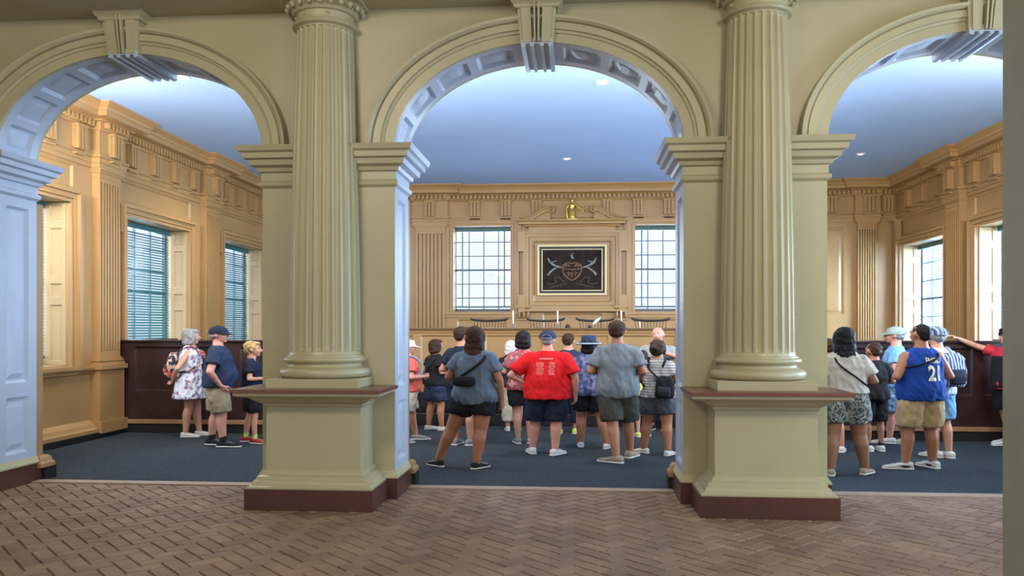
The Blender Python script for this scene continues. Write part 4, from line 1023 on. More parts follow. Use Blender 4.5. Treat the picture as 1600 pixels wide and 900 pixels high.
        if belly > 0.04:    # cloth hangs straight down from a full stomach
            mx = max(r[3] for r in rg); my = max(r[4] for r in rg)
            rg = [(r[0], r[1], r[2], max(r[3], mx*0.95) if r[2] < .6*H else r[3], max(r[4], my*0.93) if r[2] < .6*H else r[4]) for r in rg]
        if m.name in ('grey_blue_cotton', 'slate_blue_chambray'): r0 = rg[0]; rg.insert(0, (r0[0], r0[1], r0[2]-0.022, r0[3]*.86, r0[4]*.97)); rg.insert(0, (r0[0], r0[1], r0[2]-0.036, r0[3]*.62, r0[4]*.93))
        loft(bm, rg)
        if slv > 0: sleeves(bm, slv, 0.010+loose*0.4)
        else:
            for S, e, w_, th, s in armj: ellipsoid(bm, S+Vector((-s*0.045, 0, 0.006)), (0.035, 0.055, 0.045))
        sh_ = remesh(top[4] if len(top) > 4 else 'shirt', bm, m, t, 0.011, 3, 0.011, 9, seed+5)
    if dress:
        m, hem, slv, flare = dress; bm = bmesh.new(); rg = []
        for k in range(14):
            z = hem+(0.80-hem)*k/13; rx, ry = torso_r(max(z, .5), build, belly, sex); f_ = flare*max(0, (.62-z)/(.62-hem))
            rg.append((0, 0, z*H, (rx+0.014+f_)*q, (ry+0.016+f_)*q))
        rg += [(0, 0, .815*H, .135*q, .078*q), (0, 0, .83*H, .10*q, .064*q)]
        loft(bm, rg)
        if slv: sleeves(bm, slv, 0.012)
        remesh('dress', bm, m, t, 0.011, 3, 0.012, 8, seed+9)
    # hair
    if hairm is not None and hair != 'bald':
        bm = bmesh.new()
        def he(a, b, c_, rx, ry, rz): ellipsoid(bm, hp(a, b, c_), (rx*hs, ry*hs, rz*hs), 16, 12, HR)
        if hair == 'buzz':
            he(0, -0.018, 0.026, .079, .090, .096); he(0, -0.05, -0.02, .066, .05, .06)
        elif hair == 'short':
            he(0, -0.020, 0.034, .086, .095, .098); he(0, -0.050, -0.015, .074, .058, .070); he(0.01, 0.045, 0.085, .055, .05, .032)
            for s in (-1, 1): he(s*0.068, 0.0, 0.028, .018, .045, .04)
        elif hair == 'fringe':   # thin hair round a bald crown
            he(0, -0.05, -0.02, .078, .058, .05)
            for s in (-1, 1): he(s*0.066, -0.015, -0.005, .018, .045, .035)
        else:
            he(0, -0.020, 0.030, .090, .098, .102); he(0, -0.055, -0.03, .086, .060, .09); he(0, 0.045, 0.085, .06, .05, .035)
            for s in (-1, 1): he(s*0.074, 0.008, -0.01, .022, .055, .085)
            if hair == 'bob':
                he(0, -0.05, -0.10, .094, .055, .06)
                for s in (-1, 1): he(s*0.075, -0.01, -0.085, .026, .055, .055)
            elif hair == 'long':
                he(0, -0.06, -0.12, .092, .050, .10); he(0, -0.075, -0.21, .085, .040, .10); he(0, -0.085, -0.29, .062, .030, .07)
                for s in (-1, 1): he(s*0.07, -0.03, -0.14, .03, .045, .10)
                for k in range(7): capsule(bm, hp(-0.07+k*0.0233, -0.085, -0.18), hp(-0.075+k*0.025, -0.10, -0.33-0.03*((k*5) % 3)), 0.014*hs, 0.006*hs, 6)
            elif hair == 'bun':
                he(0, -0.115, 0.005, .045, .04, .045); he(0, -0.06, -0.06, .07, .045, .04)
            elif hair == 'pony':
                capsule(bm, hp(0, -0.11, 0.03), hp(0, -0.15, -0.05), 0.03*hs, 0.032*hs); capsule(bm, hp(0, -0.15, -0.05), hp(0, -0.12, -0.17), 0.03*hs, 0.014*hs)
        remesh('hair', bm, hairm, t, 0.009, 2, 0.007, 28, seed+2)
    # eyes and mouth
    bm = bmesh.new()
    for s in (-1, 1): ellipsoid(bm, hp(s*0.030, 0.084, 0.008), (0.0135*hs, 0.008*hs, 0.0075*hs), 10, 8, HR)
    kpart('eyes', bm, EYEW, t)
    bm = bmesh.new()
    for s in (-1, 1): ellipsoid(bm, hp(s*0.030, 0.0905, 0.008), (0.0055*hs, 0.003*hs, 0.0055*hs), 8, 6, HR)
    kpart('irises', bm, IRIS, t)
    bm = bmesh.new(); tube(bm, [hp(-0.024, 0.083, -0.064)[:], hp(0, 0.093, -0.062)[:], hp(0.024, 0.083, -0.064)[:]], [0.003*hs, 0.007*hs, 0.003*hs], 8); kpart('mouth', bm, LIP, t)
    bm = bmesh.new()
    if hairm is not None:
        for s in (-1, 1): tube(bm, [hp(s*0.014, 0.094, 0.032)[:], hp(s*0.032, 0.093, 0.038)[:], hp(s*0.05, 0.080, 0.030)[:]], [0.003*hs, 0.005*hs, 0.002*hs], 6)
        kpart('eyebrows', bm, hairm, t)
    if hat:
        kind, m = hat[0], hat[1]; m2 = hat[2] if len(hat) > 2 else m
        bm = bmesh.new()
        if kind in ('cap', 'cap_back'):
            R = HR; fwd = 1 if kind == 'cap' else -1
            rr_ = []
            for k in range(9):
                a = PI/2*k/8; rr_.append((math.cos(a), math.sin(a)))
            rings_ = [[bm.verts.new(hc+HR @ Vector((0.094*hs*c_*math.cos(2*PI*j/28), (-0.008+0.110*c_*math.sin(2*PI*j/28))*hs, (0.034+0.096*s_)*hs))) for j in range(28)] for c_, s_ in rr_[:-1]]
            rings_.insert(0, [bm.verts.new(hc+HR @ Vector((0.094*hs*math.cos(2*PI*j/28), (-0.008+0.110*math.sin(2*PI*j/28))*hs, 0.012*hs))) for j in range(28)])
            for a, b in zip(rings_, rings_[1:]):
                for j in range(28): bm.faces.new((a[j], a[(j+1) % 28], b[(j+1) % 28], b[j]))
            tp = bm.verts.new(hp(0, -0.008, 0.134))
            for j in range(28): bm.faces.new((rings_[-1][j], rings_[-1][(j+1) % 28], tp))
            ht = kpart('cap', bm, m, t)
            bm = bmesh.new(); N_ = 14; inn, out = [], []
            for j in range(N_+1):
                a = PI*0.12+PI*0.76*j/N_; sgn = fwd
                inn.append((0.094*math.cos(a), sgn*(0.110*math.sin(a))-0.008, 0.022)); out.append((0.088*math.cos(a), sgn*(0.105*math.sin(a)+0.085*math.sin(PI*j/N_)**0.6)-0.008, 0.008-0.012*math.sin(PI*j/N_)+0.016*math.cos(a)**2*0))
            lo1 = [bm.verts.new(hp(*p)) for p in inn]; lo2 = [bm.verts.new(hp(*p)) for p in out]; hi1 = [bm.verts.new(hp(p[0], p[1], p[2]+0.006)) for p in inn]; hi2 = [bm.verts.new(hp(p[0], p[1], p[2]+0.006)) for p in out]
            for j in range(N_):
                bm.faces.new((hi1[j], hi1[j+1], hi2[j+1], hi2[j])); bm.faces.new((lo1[j], lo2[j], lo2[j+1], lo1[j+1])); bm.faces.new((hi2[j], hi2[j+1], lo2[j+1], lo2[j]))
            kpart('brim', bm, m2, ht)
            if kind == 'cap':
                bm = bmesh.new(); tube(bm, [hp(0.055*math.sin(a), -0.008-0.113, 0.02+0.045*math.cos(a))[:] for a in [(-1.4+2.8*k/10) for k in range(11)]], 0.0035, 6); tube(bm, [hp(-0.06, -0.105, 0.018)[:], hp(0, -0.121, 0.016)[:], hp(0.06, -0.105, 0.018)[:]], 0.008, 6); kpart('adjuster_strap', bm, SH_GRY, ht)
        elif kind == 'bucket':
            prof = [(0.165, -0.005), (0.168, 0.002), (0.105, 0.040), (0.100, 0.045), (0.094, 0.11), (0.08, 0.135), (0.02, 0.142)]
            R_ = [[bm.verts.new(hp(r_*math.cos(2*PI*j/32)*0.95, r_*1.05*math.sin(2*PI*j/32)-0.008, z_)) for j in range(32)] for r_, z_ in prof]
            for a, b in zip(R_, R_[1:]):
                for j in range(32): bm.faces.new((a[j], a[(j+1) % 32], b[(j+1) % 32], b[j]))
            bm.faces.new(R_[-1]); R0 = [bm.verts.new(hp(0.1*math.cos(2*PI*j/32), 0.105*math.sin(2*PI*j/32)-0.008, 0.03)) for j in range(32)]
            for j in range(32): bm.faces.new((R0[j], R_[0][j], R_[0][(j+1) % 32], R0[(j+1) % 32]))
            ht = kpart('sun_hat', bm, m, t)
            bm = bmesh.new(); tube(bm, [hp(0.152*math.cos(2*PI*j/32)*0.95, 0.152*1.05*math.sin(2*PI*j/32)-0.008, 0.013)[:] for j in range(32)], 0.007, 6, True); kpart('trim', bm, m2, ht)
    info = dict(fdir=fdir, t=t, q=q, H=H, hp=hp, hs=hs, armj=armj, legj=legj, tr=lambda z: torso_r(z, build, belly, sex), off=off, build=build, belly=belly, loc=loc, ang=ang)
    if top: info['shirt'] = sh_
    return info
def glasses(p):
    bm = bmesh.new(); hp = p['hp']
    for s in (-1, 1):
        tube(bm, [hp(s*0.032+0.021*math.cos(a), 0.104, 0.006+0.016*math.sin(a))[:] for a in [2*PI*k/14 for k in range(14)]], 0.0028, 6, True)
        tube(bm, [hp(s*0.053, 0.100, 0.01)[:], hp(s*0.084, 0.03, 0.008)[:], hp(s*0.086, -0.01, 0.0)[:]], 0.0028, 6)
    tube(bm, [hp(-0.011, 0.106, 0.008)[:], hp(0.011, 0.106, 0.008)[:]], 0.0028, 6)
    g = kpart('glasses', bm, BLACK, p['t'])
def worn(p, name, label, cat):
    t = empty(name, (p['loc'][0], p['loc'][1], 0.007), p['ang']); tag(t, label, cat); return t
def strap(p, t, s, zs, zh, m, w_=0.013, nm='strap'):
    """strap from one shoulder (side s) round to the opposite hip"""
    bm = bmesh.new(); pts = []
    for k in range(28):
        a = 2*PI*k/28; z = (zs+zh)/2+(zs-zh)/2*math.cos(a)
        rx, ry = p['tr'](z); o = p['off'](z*p['H']); g = 0.042
        fy = p['belly']*0.55*math.exp(-((z-0.60)/0.1)**2)
        pts.append((s*(rx+g)*math.cos(a)*p['q']*(1-0.42*min(1, max(0, (z-.70)/.10)))+o[0], (ry+g)*math.sin(a)*p['q']+o[1]+fy, z*p['H']+(0.01 if z > .78 else 0)))
    tube(bm, pts, w_, 6, True); return kpart(nm, bm, m, t)
def backpack(p, t, m, m2, w_=0.15, h_=0.40, d_=0.13, zc=0.66, x=0.0):
    H, q = p['H'], p['q']; ry = p['tr'](.70)[1]; yb = -(ry+0.028)*q+p['off'](zc*H)[1]
    bm = bmesh.new(); loft(bm, [(x, yb-d_/2, zc*H-h_/2, w_*.86, d_*.40), (x, yb-d_/2, zc*H-h_/2+0.03, w_, d_/2), (x, yb-d_/2, zc*H, w_, d_*.52), (x, yb-d_*.45, zc*H+h_*.35, w_*.92, d_*.42), (x, yb-d_*.4, zc*H+h_/2, w_*.55, d_*.25)], 28, 0.6)
    remesh('bag', bm, m, t, 0.012, 3, 0.006, 10, 3)
    bm = bmesh.new(); loft(bm, [(x, yb-d_*1.0, zc*H-h_*.42, w_*.62, 0.03), (x, yb-d_*1.03, zc*H-h_*.2, w_*.72, 0.04), (x, yb-d_*1.0, zc*H+h_*.02, w_*.66, 0.028)], 24, 0.6); remesh('pocket', bm, m2, t, 0.010, 2)
    for s in (-1, 1):
        xs = s*0.105*q; bm = bmesh.new()
        tube(bm, [(xs*.8, yb-0.02, .775*H), (xs, -0.03, .845*H), (xs*1.05, 0.05, .84*H), (xs*1.15, ry*q+0.045, .77*H), (xs*1.5, ry*q+0.03, .68*H), (xs*1.75, 0.0, .62*H), (xs*1.3, yb, .60*H)], 0.014, 8); kpart('shoulder_strap', bm, m, t)
def text_on(p, txt, size, zf, m, nm, bold=0.0, dx=0.0):
    """letters lying on the back of a shirt"""
    cu = bpy.data.curves.new('t', 'FONT'); cu.body = txt; cu.size = size; cu.align_x = 'CENTER'; cu.align_y = 'CENTER'; cu.offset = bold
    o = bpy.data.objects.new('t', cu); COL.objects.link(o); me = bpy.data.meshes.new_from_object(o.evaluated_get(bpy.context.evaluated_depsgraph_get())); bpy.data.objects.remove(o)
    bm = bmesh.new(); bm.from_mesh(me); bpy.data.meshes.remove(me)
    bmesh.ops.triangulate(bm, faces=bm.faces[:])
    for _ in range(3): bmesh.ops.subdivide_edges(bm, edges=[e for e in bm.edges if e.calc_length() > 0.025], cuts=1, use_grid_fill=False); bmesh.ops.triangulate(bm, faces=bm.faces[:])
    sh_ = p['shirt'].data; bv = BVHTree.FromPolygons([v.co for v in sh_.vertices], [tuple(f.vertices) for f in sh_.polygons])
    for v in bm.verts:
        v.co.x = v.co.x/K+dx
        hit = bv.ray_cast(Vector((v.co.x, -2, zf*p['H']+v.co.y)), Vector((0, 1, 0)))
        v.co = (hit[0]+Vector((0, -0.005, 0))) if hit[0] is not None else Vector((v.co.x, -0.2, zf*p['H']+v.co.y))
    link(nm, bm, m, p['shirt'])
def swoosh(p):
    """dark curved tick on both sides of each shoe"""
    for ch in p['t'].children:
        if not ch.name.startswith('shoe'): continue
        me = ch.data; bv = BVHTree.FromPolygons([v.co for v in me.vertices], [tuple(f.vertices) for f in me.polygons])
        i = 0 if ch is [c for c in p['t'].children if c.name.startswith('shoe')][0] else 1
        d = p['fdir'][i]; A = p['legj'][i][2]; sd = Vector((d.y, -d.x, 0))
        for s in (-1, 1):
            bm = bmesh.new(); L = []
            for k in range(9):
                u = k/8; yy = -0.035+0.13*u; zz = 0.034+0.0*u+0.030*(abs(u-0.28)**1.1); w_ = 0.004+0.010*math.sin(PI*min(1, u*1.6))**1 if u < .62 else 0.004*(1.3-u)
                row = []
                for z in (zz-w_, zz+w_):
                    c0 = Vector((A.x, A.y, 0))+d*yy*p['q']+Vector((0, 0, z*p['q']+0.006)); c0.x *= K; c0.y *= K
                    dr = Vector((sd.x*K, sd.y*K, 0)).normalized()*s; h = bv.ray_cast(c0+dr*0.4, -dr)[0]
                    if h is not None: row.append(bm.verts.new(h+dr*0.004))
                L.append(row)
            for a, b in zip(L, L[1:]):
                if len(a) == 2 and len(b) == 2: bm.faces.new((a[0], b[0], b[1], a[1]))
            link('tick_mark', bm, BLK_, ch)
BLK_ = mat('black_mark', (0.01, 0.01, 0.012), 0.5)
# palette of clothes
NAVY = cloth('navy_cotton', (0.022, 0.035, 0.075)); NAVY2 = cloth('dark_navy_cotton', (0.014, 0.02, 0.04)); KHA = cloth('khaki_cotton', (0.30, 0.25, 0.165)); FLORAL = blotch_mat('white_floral_print', [(0.62, 0.64, 0.72), (0.62, 0.64, 0.72), (0.18, 0.20, 0.34), (0.42, 0.10, 0.13)], 16)
BFLOR = blotch_mat('black_red_floral_print', [(0.02, 0.02, 0.03), (0.55, 0.50, 0.45), (0.5, 0.04, 0.04), (0.02, 0.02, 0.03), (0.45, 0.25, 0.2)], 22, kind='voronoi')
CORAL = cloth('coral_cotton', (0.62, 0.12, 0.10)); BLUEG = cloth('grey_blue_cotton', (0.115, 0.155, 0.215)); BLK = cloth('black_cotton', (0.014, 0.014, 0.017)); RED = cloth('bright_red_cotton', (0.58, 0.010, 0.014), 0.05)
PLAID = blotch_mat('red_plaid', [(0.42, 0.08, 0.09), (0.14, 0.10, 0.14), (0.50, 0.22, 0.22), (0.30, 0.05, 0.07)], 26, kind='voronoi'); BPAT = blotch_mat('blue_purple_print', [(0.05, 0.06, 0.16), (0.09, 0.14, 0.28), (0.20, 0.20, 0.36), (0.05, 0.06, 0.14)], 20, kind='voronoi')
SLATE = cloth('slate_blue_chambray', (0.165, 0.19, 0.215)); OLIVE = cloth('dark_olive_cotton', (0.055, 0.052, 0.042)); GUIDE = cloth('grey_uniform_cotton', (0.30, 0.33, 0.33)); NEON = cloth('neon_yellow_cotton', (0.52, 0.72, 0.10))
STRIPE = wave_mat('grey_white_stripe', (0.46, 0.44, 0.43), (0.20, 0.19, 0.20), 9, 'Z'); CHAR = cloth('charcoal_cotton', (0.075, 0.085, 0.10)); CREAM = cloth('cream_cotton', (0.48, 0.43, 0.36)); CAMO = blotch_mat('camouflage_cotton', [(0.05, 0.06, 0.05), (0.22, 0.23, 0.19), (0.03, 0.035, 0.035), (0.34, 0.34, 0.30)], 13)
LBLUE = cloth('light_blue_cotton', (0.17, 0.36, 0.60)); SBLUE = blotch_mat('blue_patterned_shorts', [(0.30, 0.48, 0.72), (0.08, 0.18, 0.32), (0.22, 0.40, 0.62)], 11); JERSEY = cloth('royal_blue_mesh', (0.012, 0.055, 0.29), 0.04); TANC = cloth('sand_cotton', (0.44, 0.32, 0.17)); WHT = cloth('white_cotton', (0.60, 0.66, 0.76), 0.05)
BSTR = wave_mat('navy_white_stripe', (0.03, 0.05, 0.13), (0.35, 0.42, 0.55), 7, 'X'); REDT = cloth('red_tee', (0.50, 0.03, 0.05)); GREENCAP = cloth('grey_green_cap', (0.30, 0.38, 0.36)); LETTER = mat('cream_lettering', (0.70, 0.64, 0.46), 0.6); PINK = mat('faded_pink_print', (0.72, 0.22, 0.17), 0.7); LAV = cloth('lavender_cotton', (0.30, 0.22, 0.45)); GREYSH = cloth('pale_grey_blue_shorts', (0.22, 0.30, 0.42)); TOTE = cloth('tan_leather', (0.42, 0.30, 0.17)); DSLATE = cloth('dark_grey_nylon', (0.03, 0.032, 0.038))
WCAP = cloth('white_cap_cotton', (0.66, 0.68, 0.72), 0.04)

# 1 floral woman and her backpack
p = person('woman with grey bob in a sleeveless white floral dress, standing by the left jury box', (-5.89, 12.20), 70, 1.63, [(-0.02, -0.10), (0.10, 0.10)], SK_L, ('behind', 'behind'), 1.0, 0.02, 'f', hairm=HG, hair='bob', shoe=SH_WHT, dress=(FLORAL, .36, 0, 0.07), seed=1)
t = worn(p, 'backpack', 'black backpack with red and cream flower print on the floral dress woman', 'backpack'); backpack(p, t, BFLOR, BFLOR, 0.13, 0.36, 0.12, .67)
# 2 navy cap man
p = person('heavy man in navy tee, navy cap and khaki shorts, looking right', (-5.02, 11.23), 72, 1.67, [(-0.14, 0.10, 95), (0.12, -0.10, 85)], SK_R, ('pocket', 'pocket'), 1.12, 0.055, 'm', 1.05, 14, top=(NAVY, .50, .62, 0.022, 'tee_shirt'), bottom=(KHA, .92, 0.022), hairm=HG, hair='fringe', shoe=SH_BLK, hat=('cap', NAVY2), sock=SH_BLK, seed=2)
# 3 blond boy
p = person('blond boy in dark navy tee and red trainers, half behind the left pedestal', (-4.69, 11.61), 68, 1.45, [(-0.12, 0.08, 80), (0.09, -0.10, 100)], SK_L, ('down', 'front'), 0.92, 0.0, 'm', 0.95, 8, top=(NAVY2, .49, .6, 0.02, 'tee_shirt'), bottom=(BLK, .85, 0.018), hairm=HBL, hair='short', shoe=SH_RED, child=True, sock=SH_NEON, seed=3)
p = person('person in navy tee almost hidden behind the left column, beside the blond boy', (-4.52, 12.22), 40, 1.48, [(-0.08, 0.0), (0.08, 0.0)], SK_L, ('front', 'front'), 0.95, 0, 'm', top=(NAVY, .49, .6, 0.02, 'tee_shirt'), bottom=(NAVY2, .9, 0.02), hairm=HBR, hair='short', seed=4)
# 5 coral
p = person('white-capped elder in coral shirt at the left edge of the middle arch', (-2.50, 11.95), 60, 1.47, [(-0.06, -0.20, 85), (0.10, 0.16, 80)], SK_R, ('front', 'front'), 1.05, 0.04, 'm', top=(CORAL, .50, .65, 0.02, 'polo_shirt'), bottom=(CREAM, .85, 0.02), hairm=HW, hair='short', hat=('cap', WCAP), shoe=SH_GRY, seed=5)
t = worn(p, 'backpack', 'pale blue backpack on the elder in the coral shirt', 'backpack'); backpack(p, t, GREYSH, GREYSH, 0.11, 0.34, 0.10, .67)
# 6 black top
p = person('woman in black top and navy shorts holding a tan tote bag', (-2.32, 13.30), 50, 1.46, [(-0.12, 0.08, 70), (0.12, -0.08, 80)], SK_M, ('front', 'front'), 1.02, 0.02, 'f', 1.05, 10, top=(BLK, .50, .55, 0.02, 'top'), bottom=(NAVY, .75, 0.02), hairm=HBR, hair='bob', shoe=SH_WHT, seed=6)
t = worn(p, 'crossbody_bag', 'dark grey crossbody bag on the woman in the black top', 'bag'); strap(p, t, 1, .815, .52, DSLATE)
bm = bmesh.new(); loft(bm, [(-0.20, -0.06, .50*1.46, .05, .10), (-0.20, -0.06, .56*1.46, .06, .12), (-0.20, -0.06, .62*1.46, .05, .10)], 20, .6); remesh('pouch', bm, DSLATE, t, 0.011, 2)
t = worn(p, 'tote_bag', 'tan tote bag held in front by the woman in the black top', 'bag')
bm = bmesh.new(); loft(bm, [(0.12, 0.30, .43*1.46, .12, .04), (0.12, 0.30, .50*1.46, .13, .055), (0.12, 0.29, .585*1.46, .14, .03)], 20, .6); remesh('tote_body', bm, TOTE, t, 0.011, 2)
bm = bmesh.new(); tube(bm, [(0.05, 0.29, .58*1.46), (0.07, 0.25, .64*1.46), (0.12, 0.23, .655*1.46), (0.17, 0.25, .64*1.46), (0.19, 0.29, .58*1.46)], 0.007, 6); kpart('handle', bm, TOTE, t)
# 7 navy back man
p = person('dark-haired man in navy shirt, head turned, just left of the grey-blue tee woman', (-1.64, 11.60), 20, 1.66, [(-0.09, 0.02), (0.12, -0.02)], SK_L, ('front', 'front'), 0.98, 0, 'm', 0.95, 30, top=(NAVY2, .49, .65, 0.018, 'shirt'), bottom=(NAVY2, .9, 0.02), hairm=HBR, hair='short', shoe=SH_GRY, seed=7)
# 8 main woman
p = person('woman with long dark hair in grey-blue tee and black shorts, legs apart', (-1.225, 9.73), 8, 1.66, [(-0.44, 0.05, -45), (0.03, -0.07, 35)], SK_M, ('front', 'down'), 1.10, 0.01, 'f', 1.18, 0, top=(BLUEG, .475, .62, 0.028, 'tee_shirt'), bottom=(BLK, .52, 0.010), hairm=HBR, hair='long', shoe=SH_BLK, seed=8)
t = worn(p, 'sling_bag', 'black sling pouch across the back of the grey-blue tee woman', 'bag'); strap(p, t, 1, .80, .60, BLK, 0.016)
bm = bmesh.new(); H_ = 1.66; yb = -(p['tr'](.62)[1]+0.07)*p['q']
loft(bm, [(-0.05, yb, .585*H_, .07, .02), (-0.055, yb, .60*H_, .105, .034), (-0.05, yb, .63*H_, .11, .038), (-0.04, yb, .655*H_, .085, .024)], 24, .6); remesh('pouch', bm, BLK, t, 0.010, 2)
# 9 white haired
p = person('white-haired person in dark clothes glimpsed just left of the plaid shirt', (-1.09, 13.30), 0, 1.44, [(-0.05, 0.0), (0.10, 0.0)], SK_L, ('front', 'front'), 0.95, 0, 'f', top=(BLK, .5, .6, 0.02, 'top'), bottom=(CREAM, 1.75, 0.02, 'trousers'), hairm=HW, hair='bob', shoe=SH_WHT, seed=9)
# 10 plaid
p = person('woman with long black hair in red plaid shirt, directly left of the red tee man', (-0.80, 11.85), -8, 1.60, [(-0.07, -0.01), (0.10, 0.01)], SK_L, ('front', 'front'), 0.95, 0.0, 'f', 0.95, 0, top=(PLAID, .48, .75, 0.02, 'shirt'), bottom=(BLK, .7, 0.015), hairm=HB, hair='bob', shoe=SH_GRY, seed=10)
# 11 red shirt man
p = person('big man in bright red tee and navy cap seen from behind, centre of the group', (-0.41, 10.83), 5, 1.61, [(-0.20, 0.06, -15), (0.10, -0.06, 30)], SK_R, ('hip', 'down'), 1.27, 0.075, 'm', 1.12, 0, top=(RED, .455, .78, 0.032, 'tee_shirt'), bottom=(NAVY2, .98, 0.028), hairm=HG, hair='buzz', hat=('cap', NAVY, NAVY), shoe=SH_WHT, seed=11)
rb = random.Random(5); lines = []
def dashes(p, cols, z0, n, dz, m, nm):
    bm = bmesh.new(); sh_ = p['shirt'].data; bv = BVHTree.FromPolygons([v.co for v in sh_.vertices], [tuple(f.vertices) for f in sh_.polygons])
    def stamp(xa, xb, za, zb):
        q = []
        for i in range(5):
            x = xa+(xb-xa)*i/4; col = []
            for z in (za, zb):
                h = bv.ray_cast(Vector((x, -2, z)), Vector((0, 1, 0)))[0]; col.append(bm.verts.new(h+Vector((0, -0.005, 0)))) if h is not None else None
            q.append(col)
        for a, b in zip(q, q[1:]):
            if len(a) == 2 and len(b) == 2: bm.faces.new((a[0], b[0], b[1], a[1]))
    for xa, xb in cols:
        for k in range(n):
            z = z0-k*dz; w_ = (xb-xa)*rb.uniform(.6, 1.0); c_ = (xa+xb)/2; x = c_-w_/2
            while x < c_+w_/2:
                l_ = rb.uniform(.012, .03); stamp(x, min(x+l_, c_+w_/2), z, z+dz*.55); x += l_+0.006
    stamp(-0.09, 0.09, z0+0.045, z0+0.062)
    link(nm, bm, m, p['shirt'])
dashes(p, [(-0.135, -0.02), (0.03, 0.125)], .745*1.61, 13, 0.0125, PINK, 'back_print')
# 12 navy dark
p = person('man with short brown hair in navy shirt and neon shoes, behind the red tee man', (-0.17, 13.0), 10, 1.56, [(-0.14, 0.0), (0.12, 0.01)], SK_L, ('front', 'front'), 1.0, 0.02, 'm', top=(NAVY, .49, .65, 0.02, 'shirt'), bottom=(NAVY2, 1.7, 0.02, 'trousers'), hairm=HBR, hair='short', shoe=SH_NEON, seed=12)
# 13 bucket hat
p = person('person in navy sun hat with pale trim and blue printed top', (0.13, 11.49), 10, 1.53, [(-0.11, 0.08), (0.24, -0.08)], SK_M, ('front', 'front'), 1.0, 0.02, 'f', 1.15, 0, top=(BPAT, .47, .6, 0.025, 'top'), bottom=(BLK, .72, 0.012), hairm=HB, hair='bob', hat=('bucket', NAVY, WHT), shoe=SH_WHT, seed=13)
# 14 tall
p = person('tall brown-haired man in slate blue chambray shirt and dark olive shorts, seen from behind', (0.47, 10.40), 6, 1.73, [(-0.02, -0.20, -60), (0.17, 0.23, 25)], SK_M, ('front', 'front'), 1.04, 0.015, 'm', 1.05, 6, top=(SLATE, .475, .72, 0.026, 'shirt'), bottom=(OLIVE, .93, 0.022), hairm=HBR, hair='short', shoe=SH_TAN, seed=14)
# 15 guide
p = person('bald guide in grey uniform shirt facing the visitors with one forearm raised', (1.27, 13.60), 195, 1.66, [(-0.10, 0.0), (0.10, 0.0)], SK_R, ((((-.32), 0.05, .70), (-.10, 0.22, .76)), ((.33, 0.0, .70), (.47, .12, .79))), 1.08, 0.03, 'm', top=(GUIDE, .49, .65, 0.022, 'uniform_shirt'), bottom=(NAVY2, 1.85, 0.02, 'trousers'), hairm=HW, hair='bald', shoe=SH_BLK, seed=15)
p = person('child in neon yellow tee half hidden behind the striped top woman', (0.95, 12.7), 0, 1.30, [(-0.06, 0.0), (0.08, 0.0)], SK_L, ('front', 'front'), 0.9, 0, 'm', 0.9, top=(NEON, .49, .6, 0.02, 'tee_shirt'), bottom=(NAVY2, .9, 0.02), hairm=HBR, hair='short', shoe=SH_NEON, child=True, seed=16)
# 16 bun
p = person('woman with dark bun in grey striped top and charcoal shorts, beside the right column pier', (1.02, 10.95), 15, 1.49, [(-0.17, 0.10, -50), (0.12, -0.10, 30)], SK_M, ('front', 'front'), 1.0, 0.01, 'f', 1.15, 12, top=(STRIPE, .50, .6, 0.022, 'striped_top'), bottom=(CHAR, .62, 0.012), hairm=HBR, hair='bun', shoe=SH_WHT, seed=17)
t = worn(p, 'sling_backpack', 'black sling backpack on the woman in the grey striped top', 'backpack')
backpack(p, t, BLK, DSLATE, 0.095, 0.28, 0.09, .60, 0.10); strap(p, t, -1, .81, .58, BLK, 0.010)
# 17 camo
p = person('woman with long black hair in cream tee and camouflage shorts, left in the right arch', (2.96, 9.58), 4, 1.65, [(-0.16, -0.04, 15), (0.24, 0.06, 40)], SK_D, ('front', 'front'), 1.06, 0.01, 'f', 1.18, 0, top=(CREAM, .56, .7, 0.03, 'tee_shirt'), bottom=(CAMO, .62, 0.014), hairm=HB, hair='long', shoe=SH_TAN, seed=18)
t = worn(p, 'crossbody_strap', 'thin black bag strap across the back of the cream tee woman', 'strap'); strap(p, t, -1, .81, .60, BLK, 0.009)
# 18 hidden white
p = person('person in lavender tee and white trainers, hidden behind the camouflage shorts woman', (3.30, 11.35), 10, 1.50, [(-0.02, 0.02), (0.16, -0.02)], SK_L, ('front', 'front'), 0.95, 0, 'm', top=(LAV, .5, .6, 0.02, 'tee_shirt'), bottom=(GREYSH, .9, 0.02), hairm=HBR, hair='short', shoe=SH_WHT, seed=19)
# 19 black boy
p = person('boy with cropped hair in black tee and black shorts, between camouflage shorts and blue shirt', (3.93, 11.47), -10, 1.45, [(-0.08, -0.01), (0.09, 0.01)], SK_M, ('front', 'front'), 0.95, 0.0, 'm', 0.92, -10, top=(BLK, .48, .62, 0.02, 'tee_shirt'), bottom=(BLK, .95, 0.022), hairm=HBR, hair='buzz', shoe=SH_WHT, child=True, sock=BLK, seed=20)
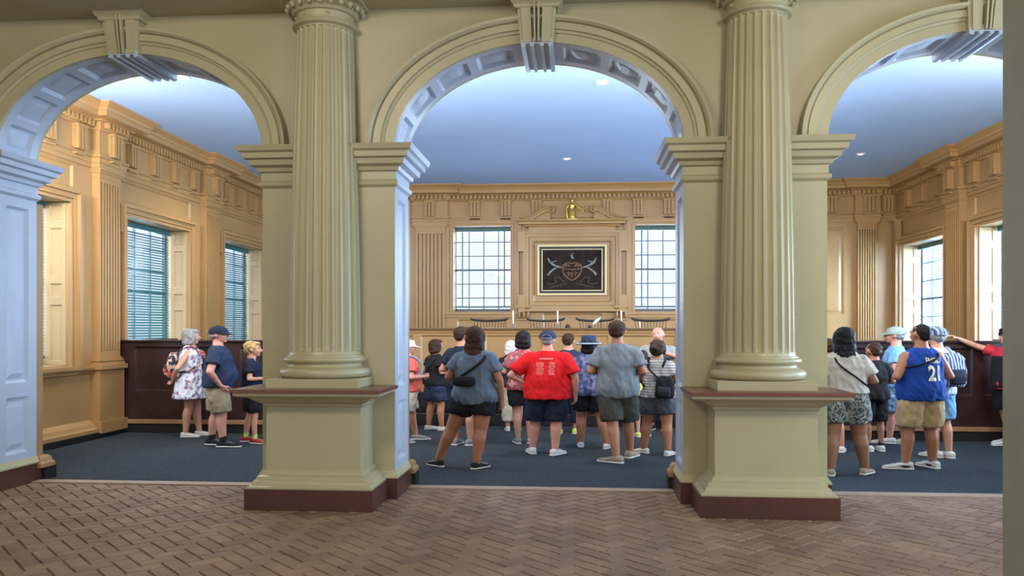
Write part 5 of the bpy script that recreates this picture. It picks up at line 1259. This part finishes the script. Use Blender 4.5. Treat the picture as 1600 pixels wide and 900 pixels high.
# 20 blue cap
p = person('man in light blue shirt, patterned blue shorts and grey-green cap, looking left', (4.48, 12.2), -62, 1.66, [(-0.08, 0.03), (0.10, -0.03)], SK_R, ('front', 'front'), 1.0, 0.02, 'm', 0.92, 0, top=(LBLUE, .49, .65, 0.022, 'shirt'), bottom=(SBLUE, .95, 0.022), hairm=HG, hair='fringe', hat=('cap', GREENCAP), shoe=SH_WHT, seed=21)
glasses(p)
# 21 jersey
p = person('man in royal blue basketball jersey numbered 21 and sand shorts, right arch', (3.98, 10.06), -14, 1.69, [(-0.20, -0.05, -78), (0.15, 0.06, -20)], SK_M, ('front', 'front'), 1.12, 0.035, 'm', 1.06, -12, top=(JERSEY, .48, 0, 0.026, 'jersey'), bottom=(TANC, .90, 0.024), hairm=HB, hair='buzz', shoe=SH_WHT, seed=22)
text_on(p, '21', 0.235, .662, LETTER, 'jersey_number', 0.008, 0.045); text_on(p, 'EMBIID', 0.085, .752, LETTER, 'jersey_name', 0.002, 0.045)
t = worn(p, 'crossbody_strap', 'black bag strap across the back of the blue jersey', 'strap'); strap(p, t, 1, .805, .70, BLK, 0.012)
swoosh(p)
# 22 bluepack
p = person('person in white cap and pale blue shirt with striped backpack, right behind the jersey man', (4.52, 10.95), -20, 1.66, [(0.0, 0.02), (0.14, -0.02)], SK_L, ('front', 'front'), 1.0, 0.0, 'm', 0.95, 0, top=(WHT, .49, .65, 0.02, 'shirt'), bottom=(LBLUE, .9, 0.02), hairm=HG, hair='short', hat=('cap', BSTR), shoe=SH_WHT, seed=23)
t = worn(p, 'backpack', 'navy and white striped backpack behind the blue jersey man', 'backpack'); backpack(p, t, BSTR, NAVY2, 0.14, 0.42, 0.13, .68)
# 23 red black
p = person('man in red and black tee with black cap, arm along the jury box rail', (6.04, 12.26), -110, 1.65, [(-0.06, -0.10, -100), (0.06, 0.10, -90)], SK_L, ('down', ((.30, 0.15, .84), (.37, 0.34, .905))), 1.02, 0.02, 'm', 1.0, 10, top=(REDT, .48, .6, 0.022, 'tee_shirt'), bottom=(BLK, .9, 0.02), hairm=HB, hair='short', hat=('cap_back', BLK), shoe=SH_WHT, seed=24)
glasses(p)
bm = bmesh.new(); loft(bm, [(0, 0.12, .49*1.65, .13, .045), (0, 0.125, .62*1.65, .12, .045), (0, 0.115, .76*1.65, .11, .035)], 20, .6); remesh('front_print', bm, BLK, p['t'], 0.011, 2)
